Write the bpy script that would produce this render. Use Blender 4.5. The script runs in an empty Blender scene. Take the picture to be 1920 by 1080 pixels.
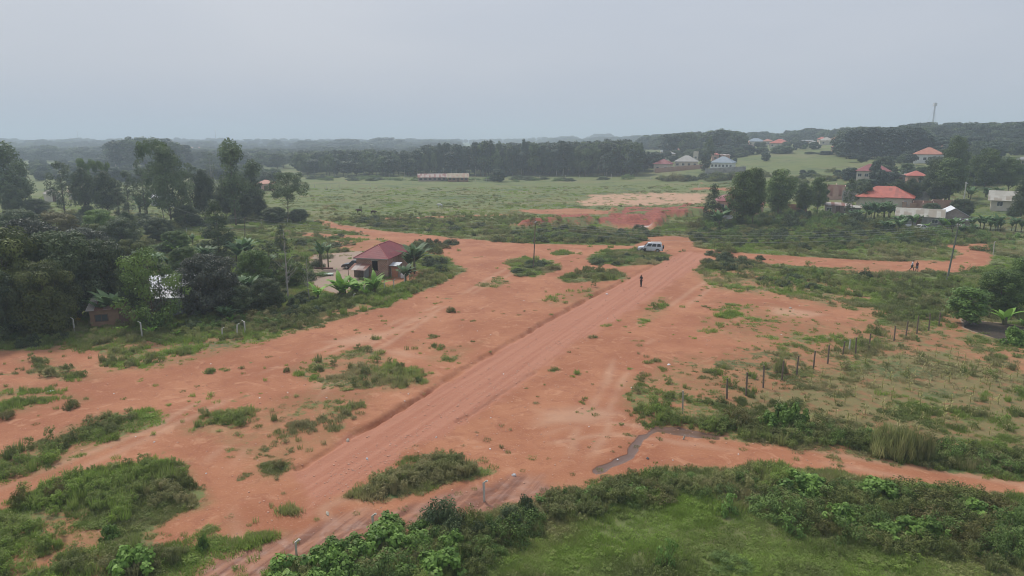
import bpy, math, random
import numpy as np
from mathutils import Vector, Matrix
R = math.radians
sc = bpy.context.scene

# ------------------------------------------------------------------ camera
CH = 20.0                      # drone height over the flat ground
FPX = 1280.0                   # focal length in photo pixels (1920 wide)
PITCH = math.atan(278.0 / FPX)
cam_d = bpy.data.cameras.new('camera')
cam_d.sensor_width = 36.0
cam_d.lens = 36.0 * FPX / 1920.0
cam_d.clip_start = 0.3
cam_d.clip_end = 12000
cam = bpy.data.objects.new('camera', cam_d)
sc.collection.objects.link(cam)
cam.location = (0, 0, CH)
cam.rotation_euler = (math.pi / 2 - PITCH, 0, 0)
sc.camera = cam

# ------------------------------------------------------------------ light
SUN_EL, SUN_AZ = R(52), R(-35)       # azimuth from +Y towards +X
w = bpy.data.worlds.new("World")
sc.world = w
w.use_nodes = True
nt = w.node_tree
bg = nt.nodes['Background']
sky = nt.nodes.new('ShaderNodeTexSky')
sky.sky_type = 'NISHITA'
sky.sun_disc = False
sky.sun_elevation = SUN_EL
sky.sun_rotation = SUN_AZ
sky.air_density = 1.6
sky.dust_density = 6.0
sky.ozone_density = 1.5
mx = nt.nodes.new('ShaderNodeMix'); mx.data_type = 'RGBA'
mx.inputs[0].default_value = 0.86
# broad faint unevenness of the cloud veil
tc = nt.nodes.new('ShaderNodeTexCoord')
mp = nt.nodes.new('ShaderNodeMapping'); mp.inputs['Scale'].default_value = (1.2, 1.2, 4.0)
nz = nt.nodes.new('ShaderNodeTexNoise'); nz.inputs['Scale'].default_value = 1.6; nz.inputs['Detail'].default_value = 4
rp = nt.nodes.new('ShaderNodeValToRGB')
rp.color_ramp.elements[0].position = 0.3; rp.color_ramp.elements[0].color = (5.0, 5.5, 6.55, 1)
rp.color_ramp.elements[1].position = 0.7; rp.color_ramp.elements[1].color = (5.85, 6.2, 7.05, 1)
nt.links.new(tc.outputs['Generated'], mp.inputs[0]); nt.links.new(mp.outputs[0], nz.inputs['Vector'])
nt.links.new(nz.outputs['Fac'], rp.inputs[0]); nt.links.new(rp.outputs[0], mx.inputs[7])
nt.links.new(sky.outputs[0], mx.inputs[6]); nt.links.new(mx.outputs[2], bg.inputs['Color'])
bg.inputs['Strength'].default_value = 0.1

sun_d = bpy.data.lights.new('sun', 'SUN')
sun_d.energy = 2.6
sun_d.angle = R(11)
sun_d.color = (1.0, 0.95, 0.88)
sun = bpy.data.objects.new('sun', sun_d)
sc.collection.objects.link(sun)
sd = Vector((math.sin(SUN_AZ) * math.cos(SUN_EL), math.cos(SUN_AZ) * math.cos(SUN_EL), math.sin(SUN_EL)))
sun.rotation_euler = sd.to_track_quat('Z', 'Y').to_euler()

sc.view_settings.view_transform = 'Standard'
sc.view_settings.look = 'None'
sc.view_settings.gamma = 1
sc.view_settings.exposure = 0.05
sc.render.engine = 'CYCLES'
cy = sc.cycles
cy.max_bounces = 6; cy.diffuse_bounces = 2; cy.glossy_bounces = 2; cy.transmission_bounces = 2
cy.volume_bounces = 3; cy.transparent_max_bounces = 4
cy.use_denoising = True
cy.use_adaptive_sampling = False
cy.filter_width = 1.0
cy.denoising_prefilter = 'ACCURATE'
cy.denoising_input_passes = 'RGB_ALBEDO_NORMAL'
cy.sample_clamp_indirect = 4

# ------------------------------------------------------------------ projection
cP, sP = math.cos(PITCH), math.sin(PITCH)
def sstep(a, b, x):
    t = np.clip((x - a) / (b - a), 0, 1)
    return t * t * (3 - 2 * t)

def hash2(ix, iy, s):
    n = (ix.astype(np.int64) * 374761393 + iy.astype(np.int64) * 668265263 + s * 982451653) & 0x7fffffff
    n = ((n ^ (n >> 13)) * 1274126177) & 0x7fffffff
    n = (n ^ (n >> 16)) & 0xffff
    return n / 65535.0
def vnoise(x, y, sc_, seed=0):
    x = np.asarray(x, float) / sc_; y = np.asarray(y, float) / sc_
    ix = np.floor(x); iy = np.floor(y); fx = x - ix; fy = y - iy
    fx = fx * fx * (3 - 2 * fx); fy = fy * fy * (3 - 2 * fy)
    a = hash2(ix, iy, seed); b = hash2(ix + 1, iy, seed); c = hash2(ix, iy + 1, seed); d = hash2(ix + 1, iy + 1, seed)
    return (a * (1 - fx) + b * fx) * (1 - fy) + (c * (1 - fx) + d * fx) * fy
def fbm(x, y, sc_, seed=0, oct=4):
    v = 0; a = 0.5; t = 0
    for i in range(oct):
        v = v + a * vnoise(x + 17.3 * i, y - 9.1 * i, sc_, seed + i); t += a; a *= 0.55; sc_ *= 0.48
    return v / t

def hbase(x, y):
    """Broad terrain: flat plain, a hill rising to the east, far ridges."""
    x = np.asarray(x, float); y = np.asarray(y, float)
    z = 0.085 * x + 0.035 * np.minimum(y, 450) - 15.5
    z = np.where(z > -8, np.log1p(np.exp(np.clip(z, -30, 30) / 1.5)) * 1.5, 0) * sstep(150, 230, y + x * 0.3)
    z = 34 * (1 - np.exp(-z / 34 * 1.15))
    z = z * (1 - 0.35 * sstep(700, 1300, y))
    r = np.hypot(x, y)
    far = sstep(800, 2300, r) * (1 - sstep(100, 700, x) * 0.6)
    z = z + far * (1 + 10 * fbm(x, y, 900, 5, 3)) * (1 - 0.5 * np.exp(-((x / np.maximum(y, 1) - 0.16) / 0.07) ** 2))
    return z

def ray(px, py):
    u = (px - 960.0) / FPX; v = (540.0 - py) / FPX
    return u, cP + v * sP, -sP + v * cP
def G(px, py):
    """Point of the ground that the photo shows at pixel (px, py)."""
    dx, dy, dz = ray(px, py)
    if dz > -0.0022: dz = -0.0022
    T = TG
    hit = CH + dz * T <= hbase(dx * T, dy * T)
    if not hit.any(): return Vector((dx * 4000, dy * 4000, float(hbase(dx * 4000, dy * 4000))))
    k = int(np.argmax(hit))
    lo, hi = T[max(k - 1, 0)], T[k] if k else T[-1]
    for _ in range(2):
        T2 = np.linspace(lo, hi, 40)
        k = max(1, int(np.argmax(CH + dz * T2 <= hbase(dx * T2, dy * T2))))
        lo, hi = T2[k - 1], T2[k]
    return Vector((dx * hi, dy * hi, float(hbase(dx * hi, dy * hi))))
TG = 20 * 1.012 ** np.arange(445)
def ztop(p, py):
    """World height over point p that shows at pixel row py."""
    t = (540.0 - py) / FPX
    return CH + p.y * (t * cP - sP) / (cP + t * sP)
def mpp(p):
    """Metres per photo pixel at p."""
    return (p.y * cP - (p.z - CH) * sP) / FPX
def Gs(pts): return [tuple(G(a, b)[:2]) for a, b in pts]

# ------------------------------------------------------------------ objects
def tag(o, label=None, cat=None, group=None, kind=None):
    if label: o['label'] = label
    if cat: o['category'] = cat
    if group: o['group'] = group
    if kind: o['kind'] = kind
    return o
def link(o, parent=None):
    sc.collection.objects.link(o)
    if parent is not None: o.parent = parent
    return o
def empty(name, loc=(0, 0, 0), rz=0.0, label=None, cat=None, group=None):
    o = bpy.data.objects.new(name, None)
    o.empty_display_size = 0.3
    link(o); o.location = loc; o.rotation_euler = (0, 0, rz)
    return tag(o, label, cat, group)
def mesh_np(name, verts, quads, mat=None, smooth=False, attrs=None, tris=None):
    verts = np.asarray(verts, np.float32).reshape(-1, 3)
    me = bpy.data.meshes.new(name)
    polys = []
    nq = 0 if quads is None else len(quads)
    ntr = 0 if tris is None else len(tris)
    me.vertices.add(len(verts)); me.vertices.foreach_set('co', verts.ravel())
    loops = np.concatenate([np.asarray(quads, np.int32).ravel() if nq else np.zeros(0, np.int32), np.asarray(tris, np.int32).ravel() if ntr else np.zeros(0, np.int32)])
    me.loops.add(len(loops)); me.loops.foreach_set('vertex_index', loops)
    me.polygons.add(nq + ntr)
    starts = np.concatenate([np.arange(nq, dtype=np.int32) * 4, nq * 4 + np.arange(ntr, dtype=np.int32) * 3])
    me.polygons.foreach_set('loop_start', starts)
    if smooth: me.polygons.foreach_set('use_smooth', np.ones(nq + ntr, bool))
    if attrs:
        for k, v in attrs.items():
            a = me.attributes.new(k, 'FLOAT', 'POINT'); a.data.foreach_set('value', np.asarray(v, np.float32))
    me.update(calc_edges=True)
    if mat: me.materials.append(mat)
    return me
class MB:
    """Collects shapes for one mesh."""
    def __init__(s): s.v = []; s.f = []
    def add(s, vs, fs):
        n = len(s.v); s.v += [tuple(v) for v in vs]; s.f += [tuple(i + n for i in f) for f in fs]; return s
    def box(s, x0, y0, z0, x1, y1, z1, M_=None):
        vs = [Vector(v) for v in ((x0, y0, z0), (x1, y0, z0), (x1, y1, z0), (x0, y1, z0), (x0, y0, z1), (x1, y0, z1), (x1, y1, z1), (x0, y1, z1))]
        if M_ is not None: vs = [M_ @ v for v in vs]
        return s.add(vs, [(0, 3, 2, 1), (4, 5, 6, 7), (0, 1, 5, 4), (1, 2, 6, 5), (2, 3, 7, 6), (3, 0, 4, 7)])
    def tube(s, pts, rad, n=7, cap=True):
        pts = [Vector(p) for p in pts]
        if not hasattr(rad, '__len__'): rad = [rad] * len(pts)
        vs = []; fs = []
        for i, p in enumerate(pts):
            d = (pts[min(i + 1, len(pts) - 1)] - pts[max(i - 1, 0)])
            if d.length < 1e-6: d = Vector((0, 0, 1))
            d.normalize()
            a = d.orthogonal().normalized() if abs(d.z) < .95 else Vector((1, 0, 0))
            a = (a - d * a.dot(d)).normalized(); b = d.cross(a)
            for k in range(n):
                t = 2 * math.pi * k / n
                vs.append(p + (a * math.cos(t) + b * math.sin(t)) * rad[i])
        for i in range(len(pts) - 1):
            for k in range(n):
                fs.append((i * n + k, i * n + (k + 1) % n, (i + 1) * n + (k + 1) % n, (i + 1) * n + k))
        if cap:
            fs.append(tuple(range(n - 1, -1, -1))); fs.append(tuple((len(pts) - 1) * n + k for k in range(n)))
        return s.add(vs, fs)
    def prism(s, poly, y0, y1, M_=None):
        """poly in x,z extruded along y."""
        n = len(poly)
        vs = [Vector((x, y0, z)) for x, z in poly] + [Vector((x, y1, z)) for x, z in poly]
        if M_ is not None: vs = [M_ @ v for v in vs]
        return s.add(vs, [tuple(range(n)), tuple(range(2 * n - 1, n - 1, -1))] + [(i, i + n, (i + 1) % n + n, (i + 1) % n) for i in range(n)])
    def mesh(s, name, mat=None, smooth=False, bevel=0):
        me = bpy.data.meshes.new(name); me.from_pydata(s.v, [], s.f); me.update()
        import bmesh
        bm = bmesh.new(); bm.from_mesh(me)
        bmesh.ops.recalc_face_normals(bm, faces=bm.faces)
        if bevel: bmesh.ops.bevel(bm, geom=list(bm.edges), offset=bevel, segments=2, affect='EDGES', clamp_overlap=True)
        bm.to_mesh(me); bm.free()
        if smooth:
            for p in me.polygons: p.use_smooth = True
        if mat: me.materials.append(mat)
        return me
    def obj(s, name, mat, parent=None, smooth=False, bevel=0):
        return link(bpy.data.objects.new(name, s.mesh(name, mat, smooth, bevel)), parent)
def copy_tree(o, loc=None, rz=None, scale=None, label=None, group=None):
    c = o.copy(); sc.collection.objects.link(c)
    if loc is not None: c.location = loc
    if rz is not None: c.rotation_euler = (0, 0, rz)
    if scale is not None: c.scale = scale
    if label: c['label'] = label
    if group: c['group'] = group
    for ch in KIDS.get(o.name, ()):
        k = ch.copy(); sc.collection.objects.link(k); k.parent = c
        for g in KIDS.get(ch.name, ()):
            q = g.copy(); sc.collection.objects.link(q); q.parent = k
    return c
KIDS = {}

# ------------------------------------------------------------------ materials
def newmat(name):
    m = bpy.data.materials.new(name); m.use_nodes = True
    return m, m.node_tree, m.node_tree.nodes['Principled BSDF']
def N(nt, t, **kw):
    n = nt.nodes.new(t)
    for k, v in kw.items():
        if k.startswith('_'): setattr(n, k[1:], v)
        else: n.inputs[k].default_value = v
    return n
def rgba(c): return (c[0], c[1], c[2], 1)
def mixc(nt, fac, a, b):
    m = nt.nodes.new('ShaderNodeMix'); m.data_type = 'RGBA'; m.clamp_factor = True
    for s, v in ((0, fac), (6, a), (7, b)):
        if isinstance(v, (int, float)): m.inputs[s].default_value = v
        elif isinstance(v, tuple): m.inputs[s].default_value = rgba(v)
        else: nt.links.new(v, m.inputs[s])
    return m.outputs[2]
def noise(nt, scale, detail=4, vec=None, rough=.55, dist=0):
    n = N(nt, 'ShaderNodeTexNoise', Scale=scale, Detail=detail, Roughness=rough, Distortion=dist)
    if vec is not None: nt.links.new(vec, n.inputs['Vector'])
    return n.outputs['Fac']
def rng(nt, v, a, b, c=0.0, d=1.0):
    n = N(nt, 'ShaderNodeMapRange', _interpolation_type='SMOOTHSTEP')
    nt.links.new(v, n.inputs[0])
    for i, q in enumerate((a, b, c, d)): n.inputs[i + 1].default_value = q
    return n.outputs[0]
def mth(nt, op, a, b=0.0):
    n = nt.nodes.new('ShaderNodeMath'); n.operation = op
    for i, v in enumerate((a, b)):
        if isinstance(v, (int, float)): n.inputs[i].default_value = v
        else: nt.links.new(v, n.inputs[i])
    return n.outputs[0]
def M(name, c1, c2=None, scale=2.0, rough=0.85, bump=0.0, metal=0.0, c3=None):
    m, nt, b = newmat(name)
    t = nt.nodes.new('ShaderNodeTexCoord').outputs['Object']
    f = rng(nt, noise(nt, scale, 5, t), .35, .65)
    if c2 is None: c2 = tuple(x * .8 for x in c1)
    c = mixc(nt, f, c1, c2)
    if c3: c = mixc(nt, rng(nt, noise(nt, scale * .35, 4, t), .55, .68), c, c3)
    nt.links.new(c, b.inputs['Base Color'])
    b.inputs['Roughness'].default_value = rough; b.inputs['Metallic'].default_value = metal
    if bump:
        bp = N(nt, 'ShaderNodeBump', Strength=bump, Distance=.02); nt.links.new(noise(nt, scale * 8, 3, t), bp.inputs['Height'])
        nt.links.new(bp.outputs[0], b.inputs['Normal'])
    return m
# ------------------------------------------------------------------ terrain cover, laid out in metres on the ground
def poly_d(x, y, pts):
    """Signed distance (inside > 0) to polygon."""
    P = np.array(pts, float); d = np.full(x.shape, 1e9); ins = np.zeros(x.shape, bool)
    for i in range(len(P)):
        a = P[i]; b = P[(i + 1) % len(P)]; e = b - a
        wx = x - a[0]; wy = y - a[1]
        t = np.clip((wx * e[0] + wy * e[1]) / max(e @ e, 1e-9), 0, 1)
        d = np.minimum(d, (wx - e[0] * t) ** 2 + (wy - e[1] * t) ** 2)
        c = ((a[1] > y) != (b[1] > y)) & (x < (b[0] - a[0]) * (y - a[1]) / (b[1] - a[1] + 1e-12) + a[0])
        ins ^= c
    d = np.sqrt(d)
    return np.where(ins, d, -d)
def line_d(x, y, pts):
    P = np.array(pts, float); d = np.full(x.shape, 1e9)
    for i in range(len(P) - 1):
        a = P[i]; b = P[i + 1]; e = b - a
        wx = x - a[0]; wy = y - a[1]
        t = np.clip((wx * e[0] + wy * e[1]) / max(e @ e, 1e-9), 0, 1)
        d = np.minimum(d, (wx - e[0] * t) ** 2 + (wy - e[1] * t) ** 2)
    return np.sqrt(d)

# (pixel outline, vegetation 0..1, height class, soft edge m, roughness of the outline m)
AREAS = [
 # red soil
 ([(-60,660),(60,655),(120,648),(230,655),(330,650),(480,640),(560,618),(650,592),(730,572),(800,545),(850,520),(872,505),(845,485),(800,472),(700,445),(690,436),(770,438),(860,447),(1000,457),(1190,461),(1225,446),(1290,448),(1300,462),(1330,480),(1310,500),(1330,540),(1480,548),(1590,565),(1640,600),(1600,640),(1450,665),(1340,685),(1230,705),(1185,760),(1200,790),(1230,805),(1330,818),(1440,828),(1560,848),(1700,870),(1920,898),(2000,908),(2000,962),(1920,942),(1720,908),(1560,887),(1440,882),(1290,880),(1180,890),(1060,914),(960,938),(860,962),(700,992),(560,1034),(430,1085),(320,1090),(430,1042),(525,1008),(400,1020),(330,1035),(280,1030),(262,1000),(300,975),(400,944),(360,910),(340,872),(270,868),(180,880),(110,898),(30,940),(-40,985)], 0.0, .35, .9),
 # path to the west and soil strips
 ([(596,412),(640,422),(700,431),(780,438),(870,450),(900,462),(800,462),(740,447),(690,441),(640,432),(610,424)], 0.0, .5, .6),
 ([(560,436),(640,439),(720,444),(720,449),(640,447),(560,442)], .1, .5, .8),
 ([(620,452),(700,450),(780,460),(760,470),(640,470),(610,462)], .25, .5, 1.5),
 ([(590,478),(680,470),(690,500),(680,530),(640,555),(600,540),(560,520)], .05, .5, .8),   # yard
 ([(730,538),(800,515),(780,508),(720,525)], .2, .4, .8),
 # cross road to the east and its loop
 ([(1290,463),(1400,475),(1500,481),(1600,486),(1690,489),(1780,489),(1800,478),(1790,466),(1760,460),(1850,457),(1862,480),(1850,500),(1790,511),(1690,509),(1600,505),(1500,499),(1400,492),(1310,486)], 0.0, .3, .4),
 ([(1200,462),(1210,444),(1250,440),(1300,446),(1290,466)], .1, .5, 1.2),
 ([(1560,500),(1660,496),(1670,510),(1590,516)], .3, .5, 1.5),
 # pale sandy clearing and rusty earth heaps on the meadow
 ([(1075,378),(1110,366),(1180,362),(1330,361),(1330,382),(1200,386),(1090,386)], .46, 2, 5),
 ([(1290,352),(1420,351),(1420,356),(1300,356)], .1, 1.5, 3),
 ([(960,394),(1080,391),(1160,396),(1400,392),(1400,399),(1160,402),(1010,401)], .15, 1, 3),
 ([(700,410),(800,406),(960,401),(960,404),(800,410),(720,413)], .2, .6, 1),
 ([(976,428),(990,416),(1060,408),(1140,412),(1140,402),(1160,393),(1260,394),(1290,391),(1330,400),(1260,410),(1230,425),(1180,424),(1100,421),(1040,424)], .04, 1, 2.5),
 ([(1140,424),(1190,420),(1230,424),(1220,432),(1160,432)], .15, .8, 1.5),
 # grass islands on the soil
 ([(30,674),(90,668),(150,690),(172,710),(110,718),(50,706)], .7, .6, .8),
 ([(-40,725),(60,720),(122,730),(90,762),(40,776),(-40,792)], .64, .6, .9),
 ([(172,680),(200,660),(260,640),(330,650),(395,662),(340,682),(260,694),(200,694)], .7, .7, 1.2),
 ([(330,648),(470,632),(500,640),(420,660),(340,668)], .56, .7, 1.0),
 ([(100,742),(150,735),(172,748),(130,766)], .6, .4, .5),
 ([(-40,870),(60,832),(130,800),(190,776),(262,772),(300,782),(262,802),(205,832),(130,868),(60,893),(-40,918)], .72, .6, 1.2),
 ([(350,802),(380,772),(460,766),(512,786),(505,815),(430,822),(380,817)], .6, .6, 1.0),
 ([(440,770),(600,730),(700,745),(690,780),(600,840),(540,890),(480,890),(430,840)], .42, .8, 1.8),
 ([(535,692),(600,667),(690,655),(740,672),(800,698),(812,722),(740,735),(640,727),(560,712)], .62, .6, 1.1),
 ([(780,640),(860,645),(900,640),(870,670),(800,680)], .35, .5, 1.4),
 ([(490,885),(515,857),(545,870),(520,895)], .9, .3, .4),
 ([(632,938),(740,884),(790,866),(850,856),(925,884),(880,900),(760,925),(690,940)], 1.0, .3, .5),
 ([(950,492),(980,482),(1035,488),(1052,505),(1000,521),(958,514)], 1.0, .4, .8),
 ([(1030,474),(1060,468),(1075,476),(1045,480)], .9, .4, .8),
 ([(1042,522),(1100,504),(1160,507),(1178,522),(1120,529),(1060,532)], .85, .4, .8),
 ([(1095,485),(1130,470),(1200,466),(1256,478),(1244,494),(1160,500),(1110,491)], 1.0, .4, .8),
 ([(895,537),(925,520),(960,530),(930,541)], .7, .3, .6),
 ([(1005,565),(1060,545),(1140,533),(1120,556),(1040,575)], .4, .5, .9),
 ([(1185,605),(1225,556),(1258,556),(1248,590),(1205,614)], .45, .4, .8),
 ([(1340,560),(1450,575),(1560,590),(1600,620),(1480,650),(1380,650),(1330,610)], .42, 1, 2.5),
 ([(1185,760),(1200,735),(1240,700),(1340,680),(1450,662),(1600,640),(1700,600),(1800,585),(2000,640),(2000,905),(1920,900),(1700,872),(1560,848),(1330,818),(1230,803),(1195,790)], .63, .6, 1.6),
 ([(1340,540),(1500,542),(1660,585),(1665,620),(1500,668),(1300,705),(1225,735),(1210,712),(1300,668),(1450,632),(1560,608),(1590,588),(1480,562)], .52, 1.2, 2.5),
 ([(-60,1000),(60,980),(150,1000),(260,1040),(330,1040),(430,1010),(440,1035),(330,1090),(-60,1100)], .66, .8, 1.5),
 ([(80,962),(160,962),(235,1000),(160,1025),(90,1000)], .45, .5, 1.0),
 ([(-60,650),(60,636),(230,632),(330,640),(480,630),(560,606),(700,562),(700,575),(560,622),(480,645),(330,655),(200,660),(60,660)], .62, .8, 1.5),
 # maize field
 ([(1400,775),(1420,735),(1540,700),(1640,672),(1760,655),(1900,690),(1990,720),(1990,860),(1850,835),(1700,815),(1530,795)], .5, .8, 1.4),
 ([(1450,560),(1560,580),(1640,585),(1600,605),(1500,600)], .1, .6, 1.2),
 ([(1300,505),(1400,508),(1480,520),(1600,535),(1640,560),(1560,560),(1440,545),(1350,536),(1310,526)], .66, .6, 1.5),
 ([(340,1000),(430,968),(470,985),(360,1020)], .15, .4, .5),
 ([(1800,598),(1880,605),(1990,630),(1990,665),(1880,640),(1810,615)], .1, .5, .5),          # dug plot
]
FIELD_I = [i for i, q in enumerate(AREAS) if q[0][0] == (1400, 775)][0]
AW = [(Gs(p), v, s, a) for p, v, s, a in AREAS]
ROAD = Gs([(545,893),(650,826),(800,738),(945,651),(1080,572),(1180,522),(1245,488),(1290,470),(1330,478),(1300,505),(1200,572),(1060,658),(960,728),(900,775),(760,850),(640,925),(580,960)])
DITCH = Gs([(560,880),(650,824),(700,795),(800,737),(870,693),(945,650),(1010,612),(1080,571),(1140,541),(1180,521),(1240,490)])
RUT = Gs([(860,790),(905,765),(935,742),(975,715),(1010,694)])
KERF = Gs([(870,455),(960,459),(1000,459),(1100,462),(1195,465)])
KERF2 = Gs([(1260,468),(1310,474),(1450,484),(1600,489),(1780,490)])
MUD = Gs([(980,918),(900,938),(820,960),(700,992),(600,1018),(520,1045),(440,1078)])
STREAM = Gs([(1340,818),(1290,806),(1232,803),(1200,822),(1188,838),(1182,852),(1150,868),(1120,882)])
POOL = Gs([(1228,803),(1260,803),(1300,808),(1360,816),(1310,824),(1262,815),(1240,810)])
HEAPS = Gs([(976,428),(990,416),(1060,408),(1140,412),(1140,402),(1160,393),(1260,394),(1290,391),(1330,400),(1260,410),(1230,425),(1180,424),(1100,421),(1040,424)])
SAND = Gs([(1075,378),(1110,366),(1180,362),(1330,361),(1330,382),(1200,386),(1090,386)])
YARD = Gs([(590,478),(680,470),(690,500),(680,530),(640,555),(600,540),(560,520)])
PLOT = Gs([(1800,598),(1880,605),(1990,630),(1990,665),(1880,640),(1810,615)])
PALE = [Gs([(600,640),(680,625),(760,615),(700,640),(640,648)]), Gs([(1010,770),(1100,760),(1160,775),(1120,800),(1000,800)]),
        Gs([(1440,575),(1500,580),(1560,590),(1520,598),(1450,590)]), Gs([(700,655),(760,655),(800,670),(760,672)])]
TRACKS = [Gs([(-40,950),(120,880),(300,805),(430,735),(580,670),(740,610),(860,560),(960,505),(1080,470)]), Gs([(420,1040),(380,900),(440,840),(560,760),(700,650),(800,590)]), Gs([(1000,960),(1090,850),(1130,760),(1170,680),(1240,600),(1330,530)]), Gs([(640,960),(900,850),(1130,800),(1500,850),(1900,920)])]
WASTE = Gs([(1190,425),(1205,421),(1228,421),(1224,425),(1200,427)])

def cover(x, y):
    """veg, road, wet, rust, pale arrays over the ground."""
    x = np.asarray(x, float); y = np.asarray(y, float)
    veg = np.ones_like(x)
    r = np.hypot(x, y)
    wob = (fbm(x, y, 5.0, 11, 4) - .5); wob2 = (fbm(x, y, 1.6, 23, 3) - .5)
    for P, v, soft, amp in AW:
        xs = [p[0] for p in P]; ys = [p[1] for p in P]; m = 8
        sel = (x > min(xs) - m) & (x < max(xs) + m) & (y > min(ys) - m) & (y < max(ys) + m)
        if not sel.any(): continue
        d = poly_d(x[sel], y[sel], P) + (wob[sel] * 2.4 + wob2[sel] * 1.2) * amp
        t = sstep(-soft * 2.2, soft * 2.2, d)
        veg[sel] = veg[sel] * (1 - t) + v * t
    thin = veg.copy()
    # patchy edges: middling cover breaks up into tufts
    n = fbm(x, y, 2.6, 31, 4); n2 = fbm(x, y, .9, 37, 2)
    nn = n * .65 + n2 * .35
    e = 1 - np.abs(veg * 2 - 1)
    v2 = sstep(.5 - .08 - e * .08, .5 + .08 + e * .08, veg * .62 + nn * 1.15 - .38)
    veg = np.clip(v2, 0, 1)
    veg = veg * (.66 + .34 * sstep(.75, .93, thin))
    # stray tufts on bare soil
    st = sstep(.76, .84, fbm(x, y, 2.0, 51, 3)) * .6
    road = sstep(-.6, .5, poly_d(x, y, ROAD) + wob2 * 1.6 + wob * .8)
    veg = np.maximum(veg, st * (1 - road))
    veg = veg * (1 - road * .96)
    wet = np.maximum(sstep(.6, .2, line_d(x, y, STREAM) + wob2 * .8), sstep(-.25, .25, poly_d(x, y, POOL) + wob2 * .5))
    mud = sstep(2.2, 1.0, line_d(x, y, MUD) + wob2 * 1.6)
    rust = sstep(-1.2, 1.2, poly_d(x, y, HEAPS) + wob * 9 + wob2 * 3)
    veg = np.maximum(veg, rust * sstep(.5, .62, fbm(x, y, 7, 61, 3)) * .9)
    pale = sstep(-3, 3, poly_d(x, y, SAND) + wob * 6)
    for P in PALE: pale = np.maximum(pale, .7 * sstep(-.8, 1.2, poly_d(x, y, P) + wob * 2))
    for L_ in TRACKS: dt = line_d(x, y, L_) + wob * 1.2; pale = np.maximum(pale, .5 * np.exp(-((dt - .8) / .4) ** 2) * sstep(.35, .6, fbm(x, y, 6, 141, 2)))
    yard = sstep(-.6, .6, poly_d(x, y, YARD) + wob)
    pale = np.maximum(pale, sstep(-.4, .4, poly_d(x, y, WASTE) + wob) * 1.6)
    veg = veg * (1 - np.maximum(wet, mud * .9)) * (1 - .97 * sstep(0, 1, pale - 1))
    field = sstep(-2, 2, poly_d(x, y, AW[FIELD_I][0]) + wob * 5)
    plot = sstep(-.3, .3, poly_d(x, y, PLOT) + wob)
    return veg, road, wet, mud, rust, pale, plot + .49 * yard * (plot < .1), np.maximum(thin, field * 1.6) * (1 - road) * (1 - wet) * (1 - rust)

def hfine(x, y, rust=None, veg=None):
    r = np.hypot(x, y)
    z = (fbm(x, y, 9, 71, 3) - .5) * .25 * sstep(20, 40, r)
    dd_ = line_d(x, y, DITCH) + (fbm(x, y, 1.5, 83, 3) - .5) * .7
    z = z - (.20 + .26 * sstep(.35, .65, fbm(x, y, 4, 85, 2))) * np.exp(-(dd_ / .26) ** 2) + .10 * (fbm(x, y, .8, 87, 2)) * np.exp(-((dd_ - .7) / .35) ** 2) - .16 * np.exp(-((line_d(x, y, RUT) + (fbm(x, y, 1.2, 89, 3) - .5) * .6) / .2) ** 2)
    z = z - .15 * np.exp(-(line_d(x, y, KERF) / .5) ** 2) - .15 * np.exp(-(line_d(x, y, KERF2) / .5) ** 2)
    z = z - .10 * np.exp(-(line_d(x, y, STREAM) / .5) ** 2)
    dm = line_d(x, y, MUD)
    z = z - .06 * (np.exp(-((dm - .55) / .16) ** 2)) * (.5 + fbm(x, y, 2, 77, 2))
    z = z + .12 * np.exp(-((dm - 1.7) / .5) ** 2) * 0
    z = z + .05 * (fbm(x, y, 1.1, 95, 3) - .5) * sstep(20, 30, r) * (1 - sstep(110, 150, r))
    if rust is not None:
        hp = np.clip(fbm(x, y, 9, 91, 2) - .42, 0, 1) * 5 + fbm(x, y, 2.5, 92, 2) * .6
        z = z + rust * np.clip(hp, 0, 1.8) * sstep(1.5, -.5, poly_d(x, y, WASTE))
    return z
def H(x, y):
    x = np.atleast_1d(np.asarray(x, float)); y = np.atleast_1d(np.asarray(y, float))
    wob = (fbm(x, y, 5.0, 11, 4) - .5)
    rust = sstep(-1.5, 1.5, poly_d(x, y, HEAPS) + wob * 3)
    return hbase(x, y) + hfine(x, y, rust)
def GH(px, py):
    p = G(px, py); p.z = float(H(p.x, p.y)[0]); return p

# ground sheet
rr = [0.5, 3, 6, 10, 14, 18, 21, 23.5]
while rr[-1] < 5200:
    q = rr[-1]; rr.append(q + max(.13, q * q / (683 * 20) * .85) if q < 1500 else q * 1.12)
rr = np.array(rr)
fine = np.arange(-46, 46.01, .13)
coarse = np.concatenate([np.arange(46.5, 60, 1.5), np.arange(60, 300, 5), np.arange(300, 313.5, 1.5)])
az = np.radians(np.concatenate([fine, coarse]))
A, RR = np.meshgrid(az, rr)
X = np.sin(A) * RR; Y = np.cos(A) * RR
veg, road, wet, mud, rust, pale, plot, thin = cover(X.ravel(), Y.ravel())
Z = hbase(X.ravel(), Y.ravel()) + hfine(X.ravel(), Y.ravel(), rust)
na = len(az); nr = len(rr)
i0 = (np.arange(nr - 1)[:, None] * na + np.arange(na)[None, :]).ravel()
i1 = (np.arange(nr - 1)[:, None] * na + (np.arange(na)[None, :] + 1) % na).ravel()
quads = np.stack([i0, i0 + na, i1 + na, i1], 1)
quads = quads[:, ::-1]
centre = len(X.ravel())
vv = np.concatenate([np.stack([X.ravel(), Y.ravel(), Z], 1), [[0, 0, 0]]])
tr = np.stack([np.full(na, centre), np.arange(na), (np.arange(na) + 1) % na], 1)[:, ::-1]
ext = lambda a: np.append(a, 1.0)

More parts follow.
